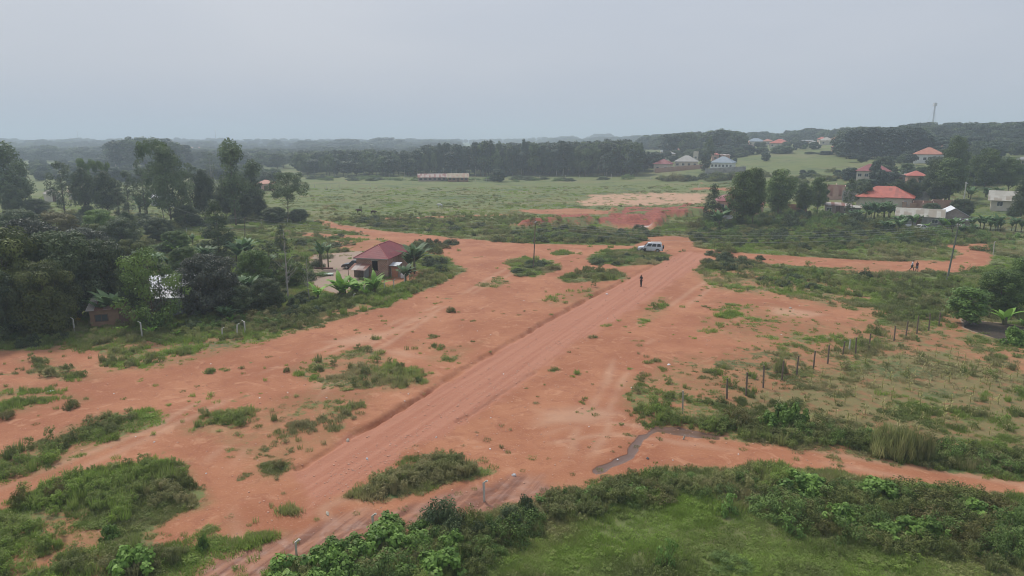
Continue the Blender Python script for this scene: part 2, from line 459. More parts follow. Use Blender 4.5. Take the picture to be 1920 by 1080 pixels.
gm, nt, b = newmat('ground_soil_and_turf')
pos = nt.nodes.new('ShaderNodeNewGeometry').outputs['Position']
def att(nt, n):
    a = nt.nodes.new('ShaderNodeAttribute'); a.attribute_name = n; return a.outputs['Fac']
nA = noise(nt, .16, 5, pos); nB = noise(nt, 1.3, 5, pos); nC = noise(nt, 7, 4, pos); nD = noise(nt, 26, 3, pos)
# wheel streaks along the road
rd = Vector(G(1250, 488) - G(590, 920)); ang = math.atan2(rd.y, rd.x)
mpn = N(nt, 'ShaderNodeMapping', Rotation=(0, 0, 0), Scale=(1, 1, 1)); mpn.vector_type = 'TEXTURE'
mpn.inputs['Rotation'].default_value = (0, 0, ang); mpn.inputs['Scale'].default_value = (22, .55, 1)
nt.links.new(pos, mpn.inputs[0])
strk = noise(nt, 1.0, 4, mpn.outputs[0])
soil = mixc(nt, rng(nt, nA, .35, .65), (.325, .125, .062), (.41, .178, .092))
soil = mixc(nt, mth(nt, 'MULTIPLY', rng(nt, nB, .5, .75), .45), soil, (.33, .12, .065))
tn_ = mth(nt, 'MULTIPLY', att(nt, 'thin'), rng(nt, noise(nt, .9, 7, pos, .7), .30, .62))
soil = mixc(nt, mth(nt, 'MULTIPLY', rng(nt, noise(nt, .5, 7, pos, .65, 1.5), .52, .66), .55), soil, (.29, .11, .06))
soil = mixc(nt, mth(nt, 'MULTIPLY', rng(nt, noise(nt, .33, 6, pos, .6, 2.5), .55, .68), .42), soil, (.55, .29, .17))
soil = mixc(nt, rng(nt, att(nt, 'thin'), 1.0, 1.5, 0, .6), soil, mixc(nt, rng(nt, nB, .4, .6), (.25, .115, .058), (.17, .11, .045)))
soil = mixc(nt, mth(nt, 'MULTIPLY', tn_, .9), soil, mixc(nt, rng(nt, nC, .4, .65), (.21, .165, .07), (.15, .15, .055)))
soil = mixc(nt, mth(nt, 'MULTIPLY', rng(nt, nC, .55, .75), .35), soil, (.62, .34, .21))
roadc = mixc(nt, rng(nt, strk, .35, .65), (.37, .148, .086), (.425, .188, .115))
grv = rng(nt, N(nt, 'ShaderNodeTexVoronoi', Scale=9.0).outputs['Distance'], .1, .5)
roadc = mixc(nt, mth(nt, 'MULTIPLY', rng(nt, nD, .5, .7), .35), roadc, (.66, .40, .30))
roadc = mixc(nt, mth(nt, 'MULTIPLY', rng(nt, nC, .52, .75), .4), roadc, (.34, .14, .09))
c = mixc(nt, att(nt, 'road'), soil, roadc)
c = mixc(nt, mth(nt, 'MULTIPLY', att(nt, 'pale'), .6), c, (.56, .375, .255))
c = mixc(nt, rng(nt, att(nt, 'pale'), 1.1, 1.4), c, (.62, .58, .54))
rustc = mixc(nt, rng(nt, nB, .35, .65), (.22, .062, .042), (.33, .10, .065))
c = mixc(nt, att(nt, 'rust'), c, rustc)
turfA = mixc(nt, rng(nt, nA, .3, .7), (.150, .180, .053), (.112, .155, .042))
turfA = mixc(nt, rng(nt, nB, .45, .7), turfA, (.17, .165, .07))
turfA = mixc(nt, mth(nt, 'MULTIPLY', rng(nt, nC, .5, .75), .6), turfA, (.095, .115, .045))
big = noise(nt, .035, 4, pos)
turfA = mixc(nt, mth(nt, 'MULTIPLY', rng(nt, big, .50, .62), .5), turfA, (.20, .175, .085))
turfA = mixc(nt, mth(nt, 'MULTIPLY', rng(nt, noise(nt, .055, 5, pos, .6, 1.0), .52, .62), .6), turfA, (.055, .095, .035))
va = att(nt, 'veg')
vf = rng(nt, mth(nt, 'ADD', va, mth(nt, 'MULTIPLY', mth(nt, 'SUBTRACT', noise(nt, 2.2, 8, pos, .75), .5), 2.4)), .35, .85)
c = mixc(nt, vf, c, turfA)
c = mixc(nt, mth(nt, 'MULTIPLY', rng(nt, att(nt, 'plot'), .1, .45), mth(nt, 'SUBTRACT', 1.0, vf)), c, (.34, .25, .19))
c = mixc(nt, rng(nt, att(nt, 'plot'), .5, .9), c, mixc(nt, rng(nt, nC, .4, .6), (.035, .027, .02), (.075, .055, .036)))
mudc = mixc(nt, rng(nt, strk, .4, .6), (.22, .10, .065), (.36, .18, .115))
c = mixc(nt, mth(nt, 'MULTIPLY', att(nt, 'mud'), rng(nt, nB, .2, .45)), c, mudc)
wa = rng(nt, att(nt, 'wet'), .3, .8)
c = mixc(nt, wa, c, (.16, .092, .066))
nt.links.new(c, b.inputs['Base Color'])
ro = N(nt, 'ShaderNodeMapRange'); nt.links.new(wa, ro.inputs[0]); ro.inputs[3].default_value = .93; ro.inputs[4].default_value = .28
mr = mth(nt, 'SUBTRACT', ro.outputs[0], mth(nt, 'MULTIPLY', mth(nt, 'MULTIPLY', att(nt, 'mud'), rng(nt, nB, .45, .65)), .45))
nt.links.new(mr, b.inputs['Roughness'])
b.inputs['Specular IOR Level'].default_value = .35
bp = N(nt, 'ShaderNodeBump', Strength=.8, Distance=.12)
hsum = mth(nt, 'ADD', mth(nt, 'MULTIPLY', nB, .5), mth(nt, 'ADD', mth(nt, 'MULTIPLY', nC, .35), mth(nt, 'MULTIPLY', nD, .15)))
hsum = mth(nt, 'MULTIPLY', hsum, mth(nt, 'SUBTRACT', 1.0, wa))
nt.links.new(hsum, bp.inputs['Height']); nt.links.new(bp.outputs[0], b.inputs['Normal'])

gme = mesh_np('ground', vv, quads, gm, True, dict(veg=ext(veg), road=ext(road), wet=ext(wet), mud=ext(mud), rust=ext(rust), pale=ext(pale), plot=ext(plot), thin=ext(thin)), tr)
ground = tag(link(bpy.data.objects.new('ground', gme)), kind='structure')

# haze: one closed box of even air
hz = MB().box(-5600, -5600, -4, 5600, 5600, 92)
hm = bpy.data.materials.new('haze_air'); hm.use_nodes = True; nt = hm.node_tree; nt.nodes.clear()
ou = nt.nodes.new('ShaderNodeOutputMaterial'); pv = nt.nodes.new('ShaderNodeVolumePrincipled')
pv.inputs['Color'].default_value = (.74, .86, 1.0, 1); pv.inputs['Density'].default_value = .0006; pv.inputs['Anisotropy'].default_value = 0.1
nt.links.new(pv.outputs[0], ou.inputs['Volume'])
haze = tag(hz.obj('haze', hm), kind='stuff', label='pale blue haze over the whole plain')
haze['kind'] = 'stuff'
# ------------------------------------------------------------------ foliage
def foliage(name, cA, cB, cC=None, rough=.6, spec=.3, trans=.25, var=.25):
    m, nt, b = newmat(name)
    oi = nt.nodes.new('ShaderNodeObjectInfo').outputs['Random']
    tone = att(nt, 'tone')
    c = mixc(nt, tone, cA, cB)
    if cC: c = mixc(nt, rng(nt, oi, .55, 1.0), c, mixc(nt, tone, tuple(x * .7 for x in cC), cC))
    hs = nt.nodes.new('ShaderNodeHueSaturation'); nt.links.new(c, hs.inputs['Color'])
    v = N(nt, 'ShaderNodeMapRange'); nt.links.new(oi, v.inputs[0]); v.inputs[3].default_value = 1 - var; v.inputs[4].default_value = 1 + var
    nt.links.new(v.outputs[0], hs.inputs['Value'])
    nt.links.new(hs.outputs[0], b.inputs['Base Color'])
    b.inputs['Roughness'].default_value = rough; b.inputs['Specular IOR Level'].default_value = spec
    if trans:
        tr_ = nt.nodes.new('ShaderNodeBsdfTranslucent'); nt.links.new(hs.outputs[0], tr_.inputs[0])
        ms = nt.nodes.new('ShaderNodeMixShader'); ms.inputs[0].default_value = trans
        nt.links.new(b.outputs[0], ms.inputs[1]); nt.links.new(tr_.outputs[0], ms.inputs[2])
        nt.links.new(ms.outputs[0], nt.nodes['Material Output'].inputs['Surface'])
    return m
F_EUC = foliage('leaves_eucalyptus', (0.039, 0.069, 0.032), (0.172, 0.230, 0.098))
F_EUCG = foliage('leaves_fresh_eucalyptus', (0.035, 0.073, 0.020), (0.182, 0.259, 0.072))
F_DARK = foliage('leaves_dark', (0.024, 0.046, 0.019), (0.142, 0.189, 0.081), var=.18)
F_MANGO = foliage('leaves_mango', (0.023, 0.036, 0.021), (0.143, 0.163, 0.111), spec=.5, rough=.45)
F_OLIVE = foliage('leaves_olive', (0.048, 0.072, 0.017), (0.228, 0.264, 0.072), (0.155, 0.132, 0.046))
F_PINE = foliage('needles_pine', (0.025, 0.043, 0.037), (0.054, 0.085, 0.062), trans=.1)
F_GREEN = foliage('leaves_green', (0.052, 0.103, 0.021), (0.218, 0.322, 0.081))
F_BRIGHT = foliage('leaves_bright', (0.093, 0.171, 0.034), (0.217, 0.349, 0.085))
F_BROAD = foliage('leaves_broad', (.06, .125, .022), (.23, .37, .075), spec=.3, rough=.55)
F_BANANA = foliage('leaves_banana', (0.070, 0.132, 0.046), (0.155, 0.256, 0.109), spec=.25, rough=.55)
F_BANANAY = foliage('leaves_young_banana', (0.155, 0.310, 0.046), (0.310, 0.527, 0.093), spec=.25, rough=.55)
F_REED = foliage('leaves_reed', (.16, .20, .06), (.42, .42, .18), trans=.3)
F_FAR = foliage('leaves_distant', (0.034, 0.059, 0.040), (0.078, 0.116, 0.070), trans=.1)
BARK = M('bark_brown', (.10, .075, .055), (.16, .125, .095), 3)
BARKG = M('bark_grey', (.30, .27, .235), (.42, .39, .34), 3)
STEM = M('plant_stem', (.10, .09, .04), (.16, .15, .06), 5)
BSTEM = M('banana_stem', (.16, .15, .07), (.09, .075, .045), 3)

def leafquads(c, n, L, asp, rs, up=None):
    """Diamond leaves: centres c, normals n, length L (array)."""
    k = len(c)
    n = n / np.linalg.norm(n, axis=1)[:, None]
    t = rs.normal(size=(k, 3)); t -= n * (t * n).sum(1)[:, None]; t /= np.linalg.norm(t, axis=1)[:, None]
    if up is not None:
        t = t + np.array([0, 0, up]); t /= np.linalg.norm(t, axis=1)[:, None]
    s = np.cross(n, t); s /= np.linalg.norm(s, axis=1)[:, None]
    L = L[:, None]
    v = np.stack([c - t * L / 2, c + s * L * asp / 2 - t * L * .05, c + t * L / 2, c - s * L * asp / 2 - t * L * .05], 1).reshape(-1, 3)
    q = np.arange(k * 4).reshape(-1, 4)
    return v, q
def leafclumps(cl, per, L, asp, rs, flat=.75, inner=.45, upb=.5, droop=None):
    C = []; Nn = []; T = []; LL = []
    for (c, r) in cl:
        k = max(6, int(per * (r / CLREF) ** 2)) if CLREF else per
        d = rs.normal(size=(k, 3)); d[:, 2] += .25; d /= np.linalg.norm(d, axis=1)[:, None]
        rad = r * (inner + (1 - inner) * rs.random(k) ** .6)
        p = d * rad[:, None]; p[:, 2] *= flat
        C.append(np.array(c) + p)
        Nn.append(d + np.array([0, 0, upb]) + rs.normal(size=(k, 3)) * .45)
        tone = rs.random() * .7
        T.append(np.clip(tone + rs.random(k) * .35, 0, 1)); LL.append(L * (.6 + .7 * rs.random(k)))
    C = np.concatenate(C); Nn = np.concatenate(Nn); T = np.concatenate(T); LL = np.concatenate(LL)
    v, q = leafquads(C, Nn, LL, asp, rs, droop)
    return v, q, np.repeat(T, 4)
CLREF = 1.0
PROF = dict(
    euc=lambda t: .13 * (1 - .55 * t) + .05 * math.sin(t * 17) if t > .3 else (0.03 if t > .2 else 0),
    dense=lambda t: .30 * math.sin(min(1, max(0, (t - .22) / .78)) ** .75 * math.pi) ** .6 if t > .22 else 0,
    broad=lambda t: .50 * math.sqrt(max(0, 1 - ((t - .42) / .58) ** 2)) if t > .42 else .50 * math.sqrt(max(0, 1 - ((.42 - t) / .36) ** 2)) if t > .07 else 0,
    cone=lambda t: (.30 * (1 - t) ** .75 + .02) if t > .05 else 0,
    umbrella=lambda t: .46 * math.sqrt(max(0, 1 - ((t - .72) / .29) ** 2)) if t > .45 else 0,
    pine=lambda t: .13 * (1 - t) ** .5 + .02 if t > .12 else 0,
    open=lambda t: .24 * math.sin(min(1, (t - .12) / .88) * math.pi) ** .6 + .03 if t > .14 else 0,
    flat=lambda t: .34 if t > .80 else (.05 if t > .6 else 0),
    sparse=lambda t: .20 * math.sin(min(1, (t - .12) / .88) * math.pi) if t > .14 else 0)
TREES = {}
def tree_proto(key, kind, seed, n, rc, per, L, leafmat, barkmat, asp=.5, flat=.75, inner=.45, trunk=.13, ground=True, droop=None):
    """A 10 m tree at the origin: trunk mesh and crown mesh."""
    rs = np.random.RandomState(seed); rd_ = random.Random(seed)
    pf = PROF[kind]; cl = []
    tries = 0
    while len(cl) < n and tries < 8000:
        tries += 1
        t = rs.random(); r = pf(t)
        if r <= 0: continue
        if rs.random() > min(1, (r / .3) ** 1.0 + .15): continue
        a = rs.random() * 2 * math.pi; q = r * (rs.random() ** .38)
        lump = .8 + .4 * vnoise(np.array([a * 1.3]), np.array([t * 4]), 1, seed)[0]
        p = np.array([math.cos(a) * q * lump, math.sin(a) * q * lump, t]) * 10
        rr_ = rc * (.7 + .6 * rs.random())
        p[2] = min(p[2], 10 - rr_ * .6)
        if all(np.linalg.norm(p - c[0]) > (rr_ + c[1]) * .42 for c in cl): cl.append((p, rr_))
    v, q, tone = leafclumps(cl, per, L, asp, rs, flat, inner, droop=droop)
    crown = mesh_np('crown', v, q, leafmat, False, dict(tone=tone))
    mb = MB()
    bend = Vector((rs.normal() * .25, rs.normal() * .25, 0))
    top = max(c[0][2] for c in cl) * .93
    def axis(z): f = z / 10; return Vector((bend.x * math.sin(f * 3), bend.y * math.sin(f * 2.2 + .5) - bend.y * .479, z))
    k = 9
    mb.tube([axis(top * i / k) + (Vector((0, 0, -.3)) if i == 0 else Vector()) for i in range(k + 1)], [trunk * (1.25 if i == 0 else 1) * (1 - .88 * i / k) + .012 for i in range(k + 1)], 8)
    lim = sorted(cl, key=lambda c: -c[1])[:min(len(cl), 26)]
    for c, r in lim:
        c = Vector(c); hz_ = max(.06 * 10, c.z - math.hypot(c.x, c.y) * .9 - .2)
        a = axis(min(hz_, top * .95)); m_ = (a + c) / 2 + Vector((0, 0, -.12 * (c - a).length))
        w_ = trunk * (.45 * (1 - hz_ / 10) + .08)
        mb.tube([a, m_, c], [w_, w_ * .6, w_ * .2], 5, False)
    tm = mb.mesh('trunk', barkmat, True)
    wdt = np.percentile(np.hypot(v[:, 0], v[:, 1]), 96) * 2
    TREES[key] = (crown, tm, wdt, float(v[:, 2].max()))
def place_tree(key, p, Ht, W, label, group=None, rz=None, name='tree', cat='tree'):
    crown, tm, w0, h0 = TREES[key]
    s = Ht / h0; sw = (W / w0) if W else s
    e = empty(name, p, random.uniform(0, 6.28) if rz is None else rz, label, cat, group)
    e.scale = (sw, sw, s)
    link(bpy.data.objects.new('trunk', tm), e); link(bpy.data.objects.new('crown', crown), e)
    return e

random.seed(4)
tree_proto('euc1', 'euc', 3, 46, .95, 150, .36, F_EUC, BARK, .42, trunk=.11, droop=-.5)
tree_proto('euc2', 'euc', 14, 34, 1.05, 140, .38, F_EUC, BARK, .42, trunk=.10, droop=-.5)
tree_proto('big', 'dense', 5, 80, 1.0, 150, .34, F_EUC, BARK, .42, inner=.3)
tree_proto('dense1', 'dense', 6, 70, 1.1, 170, .34, F_EUCG, BARK, .45)
tree_proto('dense2', 'dense', 7, 60, 1.15, 170, .36, F_EUCG, BARK, .45)
tree_proto('dark1', 'dense', 8, 60, 1.2, 150, .36, F_DARK, BARK, .5)
tree_proto('open1', 'open', 9, 42, .85, 150, .30, F_DARK, BARK, .5)
tree_proto('open3', 'broad', 19, 62, 1.05, 110, .34, F_GREEN, BARK, .5, trunk=.14)
tree_proto('open2', 'open', 10, 50, .8, 130, .32, F_EUC, BARK, .5)
tree_proto('broad1', 'broad', 11, 90, 1.35, 190, .36, F_OLIVE, BARK, .5, trunk=.2)
tree_proto('broad2', 'broad', 12, 90, 1.35, 190, .36, F_DARK, BARK, .5, trunk=.2)
tree_proto('mango', 'broad', 13, 110, 1.25, 240, .34, F_MANGO, BARK, .4, trunk=.22, droop=-.5)
tree_proto('cone1', 'cone', 15, 75, .85, 170, .30, F_DARK, BARK, .5)
tree_proto('umb1', 'umbrella', 16, 46, 1.05, 150, .34, F_EUC, BARK, .5, trunk=.12)
tree_proto('flat1', 'flat', 17, 16, 1.0, 200, .34, F_EUCG, BARK, .5, trunk=.09)
tree_proto('sparse1', 'sparse', 18, 30, .7, 26, .26, F_OLIVE, BARKG, .5, trunk=.10)
tree_proto('bright1', 'open', 19, 40, 1.25, 80, .60, F_BRIGHT, BARKG, .45, trunk=.12, inner=.2)
tree_proto('green1', 'broad', 20, 80, 1.3, 170, .40, F_GREEN, BARK, .5, trunk=.14)
# cheaper, coarser ones for trees that stand hundreds of metres away
tree_proto('fareuc1', 'euc', 30, 26, 1.25, 46, .62, F_EUC, BARK, .6, trunk=.12)
tree_proto('fareuc2', 'dense', 31, 34, 1.2, 42, .62, F_EUC, BARK, .6, trunk=.12)
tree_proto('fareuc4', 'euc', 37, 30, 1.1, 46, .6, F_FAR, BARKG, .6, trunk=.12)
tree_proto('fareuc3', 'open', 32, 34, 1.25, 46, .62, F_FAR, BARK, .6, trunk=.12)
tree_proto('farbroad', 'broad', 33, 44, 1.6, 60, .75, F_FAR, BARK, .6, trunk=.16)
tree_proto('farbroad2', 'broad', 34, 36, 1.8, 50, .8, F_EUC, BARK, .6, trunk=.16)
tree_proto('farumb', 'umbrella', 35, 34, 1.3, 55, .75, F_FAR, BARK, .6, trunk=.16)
tree_proto('farpine', 'pine', 36, 40, .8, 60, .5, F_PINE, BARK, .5, trunk=.12)

# (kind, px, base row, top row, width px, label)
TL = [
 ('open1', 306, 606, 488, 62, 'ragged dark tree screening the middle of the shiny iron roof'),
 ('green1', 350, 520, 462, 56, 'green tree behind the iron roof and before the conical evergreen'),
 ('broad1', 180, 470, 418, 56, 'olive tree amid the back gardens near the wire fence'),
 ('broad2', 300, 452, 408, 52, 'dark tree between the grove and the wire fence'),
 ('broad2', 470, 520, 482, 52, 'dark dense tree behind the low banana group'),
 ('green1', 552, 535, 492, 48, 'soft green tree between the bare tree and the yard'),
 ('dark1', 28, 410, 345, 40, 'dark low tree beneath the tall western eucalyptus'),
 ('broad2', 70, 402, 372, 44, 'dark rounded bush tree near the beige mud house'),
 ('broad2', 350, 425, 384, 50, 'dark low tree in the shade of the grove'),
 ('dark1', 460, 416, 362, 34, 'narrow dark tree under the slender eucalyptus'),
 ('open1', 225, 412, 350, 34, 'ragged small dark tree at the grove foot'),
 ('euc1', 22, 405, 263, 56, 'tall slender eucalyptus at the western edge of the grove'),
 ('euc2', 50, 400, 296, 34, 'shorter thin eucalyptus beside the tall one at the edge'),
 ('euc2', -8, 400, 290, 50, 'eucalyptus half cut off at the western margin'),
 ('open1', 122, 400, 300, 50, 'dark ragged tree in front of the beige mud house'),
 ('flat1', 172, 395, 295, 34, 'thin tree with a small flat top among dark trees'),
 ('flat1', 201, 395, 300, 34, 'thin tree with a drooping flat top next to a taller one'),
 ('dark1', 163, 402, 312, 44, 'rounded dark tree under the flat topped pair'),
 ('dark1', 205, 408, 319, 52, 'broad dark tree at the middle of the western grove'),
 ('open1', 243, 405, 318, 32, 'narrow dark tree with a ragged spire'),
 ('open2', 273, 405, 296, 36, 'slim feathery tree beside the big eucalyptus'),
 ('big', 322, 425, 270, 74, 'largest eucalyptus of the western grove with a wide dark crown'),
 ('flat1', 308, 418, 260, 62, 'tall pale trunked tree whose top rises over the largest eucalyptus'),
 ('open2', 362, 412, 304, 44, 'medium feathery tree on the flank of the largest eucalyptus'),
 ('dark1', 386, 418, 316, 40, 'dark bushy tree between the big eucalyptus and the thin one'),
 ('sparse1', 403, 402, 282, 26, 'almost leafless thin tree standing above the grove'),
 ('euc1', 443, 422, 257, 50, 'tallest slender eucalyptus with tiered clumps of leaves'),
 ('euc2', 478, 408, 297, 40, 'slender eucalyptus east of the tallest one'),
 ('dark1', 425, 412, 345, 50, 'low dark tree below the tiered eucalyptus'),
 ('dark1', 487, 410, 368, 28, 'small dark tree at the foot of the slender eucalyptus'),
 ('umb1', 540, 412, 321, 74, 'lone spreading tree with an open umbrella crown by the meadow'),
 ('cone1', 411, 486, 372, 68, 'dark conical evergreen behind the banana grove'),
 ('sparse1', 540, 562, 412, 70, 'nearly bare tree with a pale grey trunk beside the yard'),
 ('open3', 290, 614, 462, 112, 'dark leafy tree in front of the shiny iron roof'),
 ('dark1', 262, 606, 478, 56, 'upright dark tree at the western end of the iron roof'),
 ('mango', 396, 590, 474, 108, 'dense dark mango tree beside the shiny iron roof'),
 ('broad1', 20, 615, 425, 150, 'big olive green tree at the western margin of the village'),
 ('broad2', 125, 600, 432, 135, 'dark broad tree over the plank shed'),
 ('mango', 60, 560, 408, 130, 'dark rounded tree behind the big olive green one'),
 ('broad1', 90, 628, 490, 110, 'brownish green tree in front of the dark broad tree'),
 ('broad2', 195, 585, 448, 105, 'dark tree between the plank shed and the banana clump'),
 ('broad2', -5, 640, 500, 90, 'shady tree at the bottom of the western grove edge'),
 ('mango', 160, 520, 425, 100, 'dark tree behind the small grey roof'),
 ('broad2', 40, 470, 392, 90, 'dark low tree at the back of the village'),
 ('broad1', 112, 462, 398, 80, 'olive tree at the back of the village'),
 ('broad2', 230, 470, 408, 70, 'dark tree by the wire fence behind the village'),
 ('green1', 190, 455, 392, 60, 'green leafy tree behind the village gardens'),
 ('broad1', 250, 520, 448, 60, 'olive tree behind the young bananas'),
 ('green1', 330, 475, 432, 50, 'low green tree near the far yellow grass patch'),
 ('broad2', 20, 520, 430, 100, 'dark tree deep in the western village'),
 ('dark1', 240, 462, 395, 40, 'upright dark tree at the foot of the grove'),
 ('green1', 480, 540, 468, 60, 'leafy green tree at the foot of the banana grove'),
 ('open2', 505, 530, 450, 50, 'loose pale green tree west of the bare one'),
 ('sparse1', 580, 560, 476, 46, 'wispy young tree at the yard corner'),
 ('broad2', 505, 582, 520, 62, 'dark coffee like tree in the garden'),
 ('broad2', 450, 590, 535, 60, 'low dark tree under the mango'),
 ('cone1', 528, 470, 420, 26, 'small dark spire tree behind the bare one'),
 ('broad2', 515, 418, 388, 50, 'low dark tree at the meadow corner'),
 ('broad2', 560, 416, 392, 34, 'round dark bush tree under the umbrella tree'),
 ('farbroad', 934, 341, 316, 32, 'lone round tree in the meadow beside the long shed'),
 # east
 ('cone1', 1335, 420, 343, 38, 'dark pointed tree in front of the maroon roof'),
 ('dense1', 1392, 424, 316, 62, 'large rounded eucalyptus before the maroon roof'),
 ('dense2', 1410, 424, 312, 46, 'taller rounded eucalyptus with a pale trunk'),
 ('dense1', 1458, 410, 315, 58, 'large rounded eucalyptus next to the pale trunked one'),
 ('dense2', 1503, 405, 341, 32, 'small rounded eucalyptus beside the brick ruins'),
 ('dense2', 1532, 400, 331, 40, 'round topped eucalyptus near the unfinished walls'),
 ('open1', 1591, 405, 333, 24, 'slim dark tree by the rusty sheds'),
 ('dark1', 1620, 390, 342, 34, 'dark tree behind the red hipped roof'),
 ('dark1', 1680, 386, 335, 34, 'dark tree behind the red roof by the concrete wall'),
 ('dark1', 1707, 384, 333, 34, 'dark bushy tree by the grey concrete wall'),
 ('dense1', 1785, 352, 252, 46, 'tall dark tree rising over the hillside village'),
 ('broad2', 1752, 378, 298, 54, 'dense dark tree in the hillside clump'),
 ('dense2', 1778, 380, 295, 68, 'broad eucalyptus at the centre of the hillside clump'),
 ('dark1', 1760, 382, 332, 40, 'low tree in front of the hillside clump'),
 ('dense1', 1845, 362, 276, 54, 'large dark tree east of the hillside clump'),
 ('dense2', 1890, 362, 293, 42, 'dark tree near the grey roofed veranda house'),
 ('dark1', 1912, 420, 335, 40, 'dark tree at the eastern margin before the veranda house'),
 ('dark1', 1900, 412, 385, 30, 'low dark tree at the veranda house corner'),
 ('farbroad', 1640, 348, 300, 26, 'leafy tree in front of the long maroon roof'),
 ('farbroad', 1652, 350, 318, 24, 'low tree under the long maroon roof'),
 ('farumb', 722, 284, 257, 66, 'huge spreading tree on the far skyline'),
 ('farumb', 655, 286, 260, 62, 'broad spreading tree next to the huge one on the far skyline'),
 ('farbroad', 690, 288, 266, 50, 'dark dome shaped tree between the two spreading ones'),
 ('fareuc2', 1327, 312, 254, 22, 'tall slim dark tree among the valley houses'),
 ('fareuc3', 1320, 324, 290, 22, 'small dark tree at the foot of the tall slim one'),
 ('farbroad', 1435, 302, 285, 18, 'lone round tree on the hillside pasture'),
 ('farbroad', 1378, 306, 296, 10, 'tiny tree at the corner of the pasture'),
 ('farbroad', 1505, 328, 318, 14, 'small round tree at the pasture foot'),
 ('farbroad', 1520, 328, 318, 14, 'small tree next to another at the pasture foot'),
 ('farbroad', 1570, 328, 318, 16, 'small round bush tree below the dark wood'),
 ('farbroad2', 1465, 288, 272, 40, 'round tree hedge below the orange roofs'),
 ('farbroad', 1400, 290, 270, 36, 'dark trees clump below the blue roofs'),
 ('green1', 1875, 585, 505, 84, 'leafy tree with a pale trunk beside the dug plot'),
 ('bright1', 1810, 608, 537, 66, 'bright yellow green young tree at the fence end'),
 ('green1', 1925, 560, 480, 70, 'green tree cut by the eastern margin'),
 ('broad2', 1800, 408, 372, 44, 'dark tree behind the gabled brick house'),
 ('broad2', 1745, 404, 380, 34, 'dark shrubby tree among the roofless walls'),
]
for kind, px, yb, yt, wp, lab in TL:
    p = G(px, yb)
    Ht = ztop(p, yt) - p.z
    place_tree(kind, p, Ht, wp * mpp(p), lab)

# the eucalyptus plantation across the meadow: front rows one by one
random.seed(12)
def wood_row(x0, x1, yb, tops, n, wm, kinds, label, group, jit=2.0, htj=.08, name='tree'):
    """n trees between pixel columns x0..x1, at base row yb (fn or value), crown tops following 'tops' [(px,row)...]."""
    for i in range(n):
        px = x0 + (x1 - x0) * (i + random.uniform(.1, .9)) / n
        ybb = np.interp(px, [a for a, _ in yb], [c for _, c in yb]) + random.uniform(-jit, jit)
        p = G(px, ybb)
        yt = np.interp(px, [a for a, _ in tops], [c for _, c in tops])
        Ht = (ztop(p, yt) - p.z) * random.uniform(1 - htj * 1.6, 1 + htj * .5)
        place_tree(random.choice(kinds), p, Ht, random.uniform(*wm), label, group, name=name)
E3 = ['fareuc1', 'fareuc2', 'fareuc3', 'fareuc4']
ET = [(560, 290), (700, 290), (760, 284), (810, 276), (860, 266), (1000, 264), (1060, 266), (1075, 273), (1170, 272), (1190, 283), (1240, 290)]
wood_row(565, 1200, [(560, 330), (1200, 329)], ET, 78, (4.5, 9), E3, 'tall eucalyptus in the dense plantation across the meadow', 'eucalyptus plantation across the meadow', 1.4, .22)
#wood_row(565, 1200, [(560, 323), (1200, 323)], [(a, b_ - 1) for a, b_ in ET], 80, (7, 11), E3, 'tall eucalyptus in the dense plantation across the meadow', 'eucalyptus plantation across the meadow', 2.2, .09)
wood_row(1185, 1240, [(1180, 322), (1240, 320)], [(1180, 285), (1240, 283)], 5, (7, 10), ['fareuc2', 'fareuc3'], 'dark tree between the plantation and the white unfinished house', 'trees at the plantation end')
# square dark pine block on the hill
wood_row(1585, 1722, [(1580, 297), (1722, 299)], [(1580, 243), (1600, 239), (1720, 239)], 34, (5, 7), ['farpine'], 'dark pine in the square block of trees on the hill', 'pines of the square block on the hill', 1.0, .05, 'pine_tree')
#wood_row(1590, 1718, [(1580, 292), (1722, 293)], [(1580, 242), (1720, 238)], 30, (5, 7), ['farpine'], 'dark pine in the square block of trees on the hill', 'pines of the square block on the hill', 1.5, .05, 'pine_tree')
# ridge trees on the eastern hill
wood_row(1238, 1380, [(1230, 290), (1380, 284)], [(1238, 262), (1243, 249), (1300, 247), (1360, 241), (1380, 252)], 20, (8, 13), E3, 'eucalyptus on the ridge above the valley houses', 'eucalyptus on the valley ridge', 4, .08)
wood_row(1180, 1240, [(1180, 281), (1240, 281)], [(1180, 272), (1240, 266)], 7, (10, 15), ['farpine', 'fareuc2'], 'pointed far tree below the valley ridge', 'pointed trees below the ridge', 1.5, .1)
wood_row(1380, 1590, [(1380, 267), (1590, 262)], [(1380, 256), (1400, 254), (1412, 246), (1430, 253), (1500, 244), (1540, 243), (1552, 238), (1565, 243), (1580, 236), (1600, 236)], 22, (9, 15), ['farbroad', 'farbroad2', 'fareuc2'], 'round crowned tree on the skyline of the eastern hill', 'skyline trees of the eastern hill', 4, .12)
wood_row(1715, 1925, [(1715, 266), (1925, 261)], [(1715, 240), (1760, 236), (1800, 240), (1850, 231), (1890, 236), (1900, 238), (1925, 246)], 22, (10, 16), ['farbroad', 'farbroad2', 'fareuc2'], 'dark crowned tree on the hill crest near the mast', 'crest trees near the mast', 5, .12)
wood_row(1370, 1590, [(1370, 284), (1590, 291)], [(1370, 274), (1590, 284)], 7, (6, 11), ['farbroad', 'farbroad2'], 'low tree along the upper edge of the hillside pasture', 'low trees along the upper pasture edge', 2, .3)
wood_row(1240, 1400, [(1240, 300), (1400, 292)], [(1240, 292), (1400, 283)], 12, (5, 8), ['farbroad', 'farbroad2', 'fareuc2'], 'garden tree between the houses of the valley settlement', 'garden trees of the valley settlement', 5, .2)
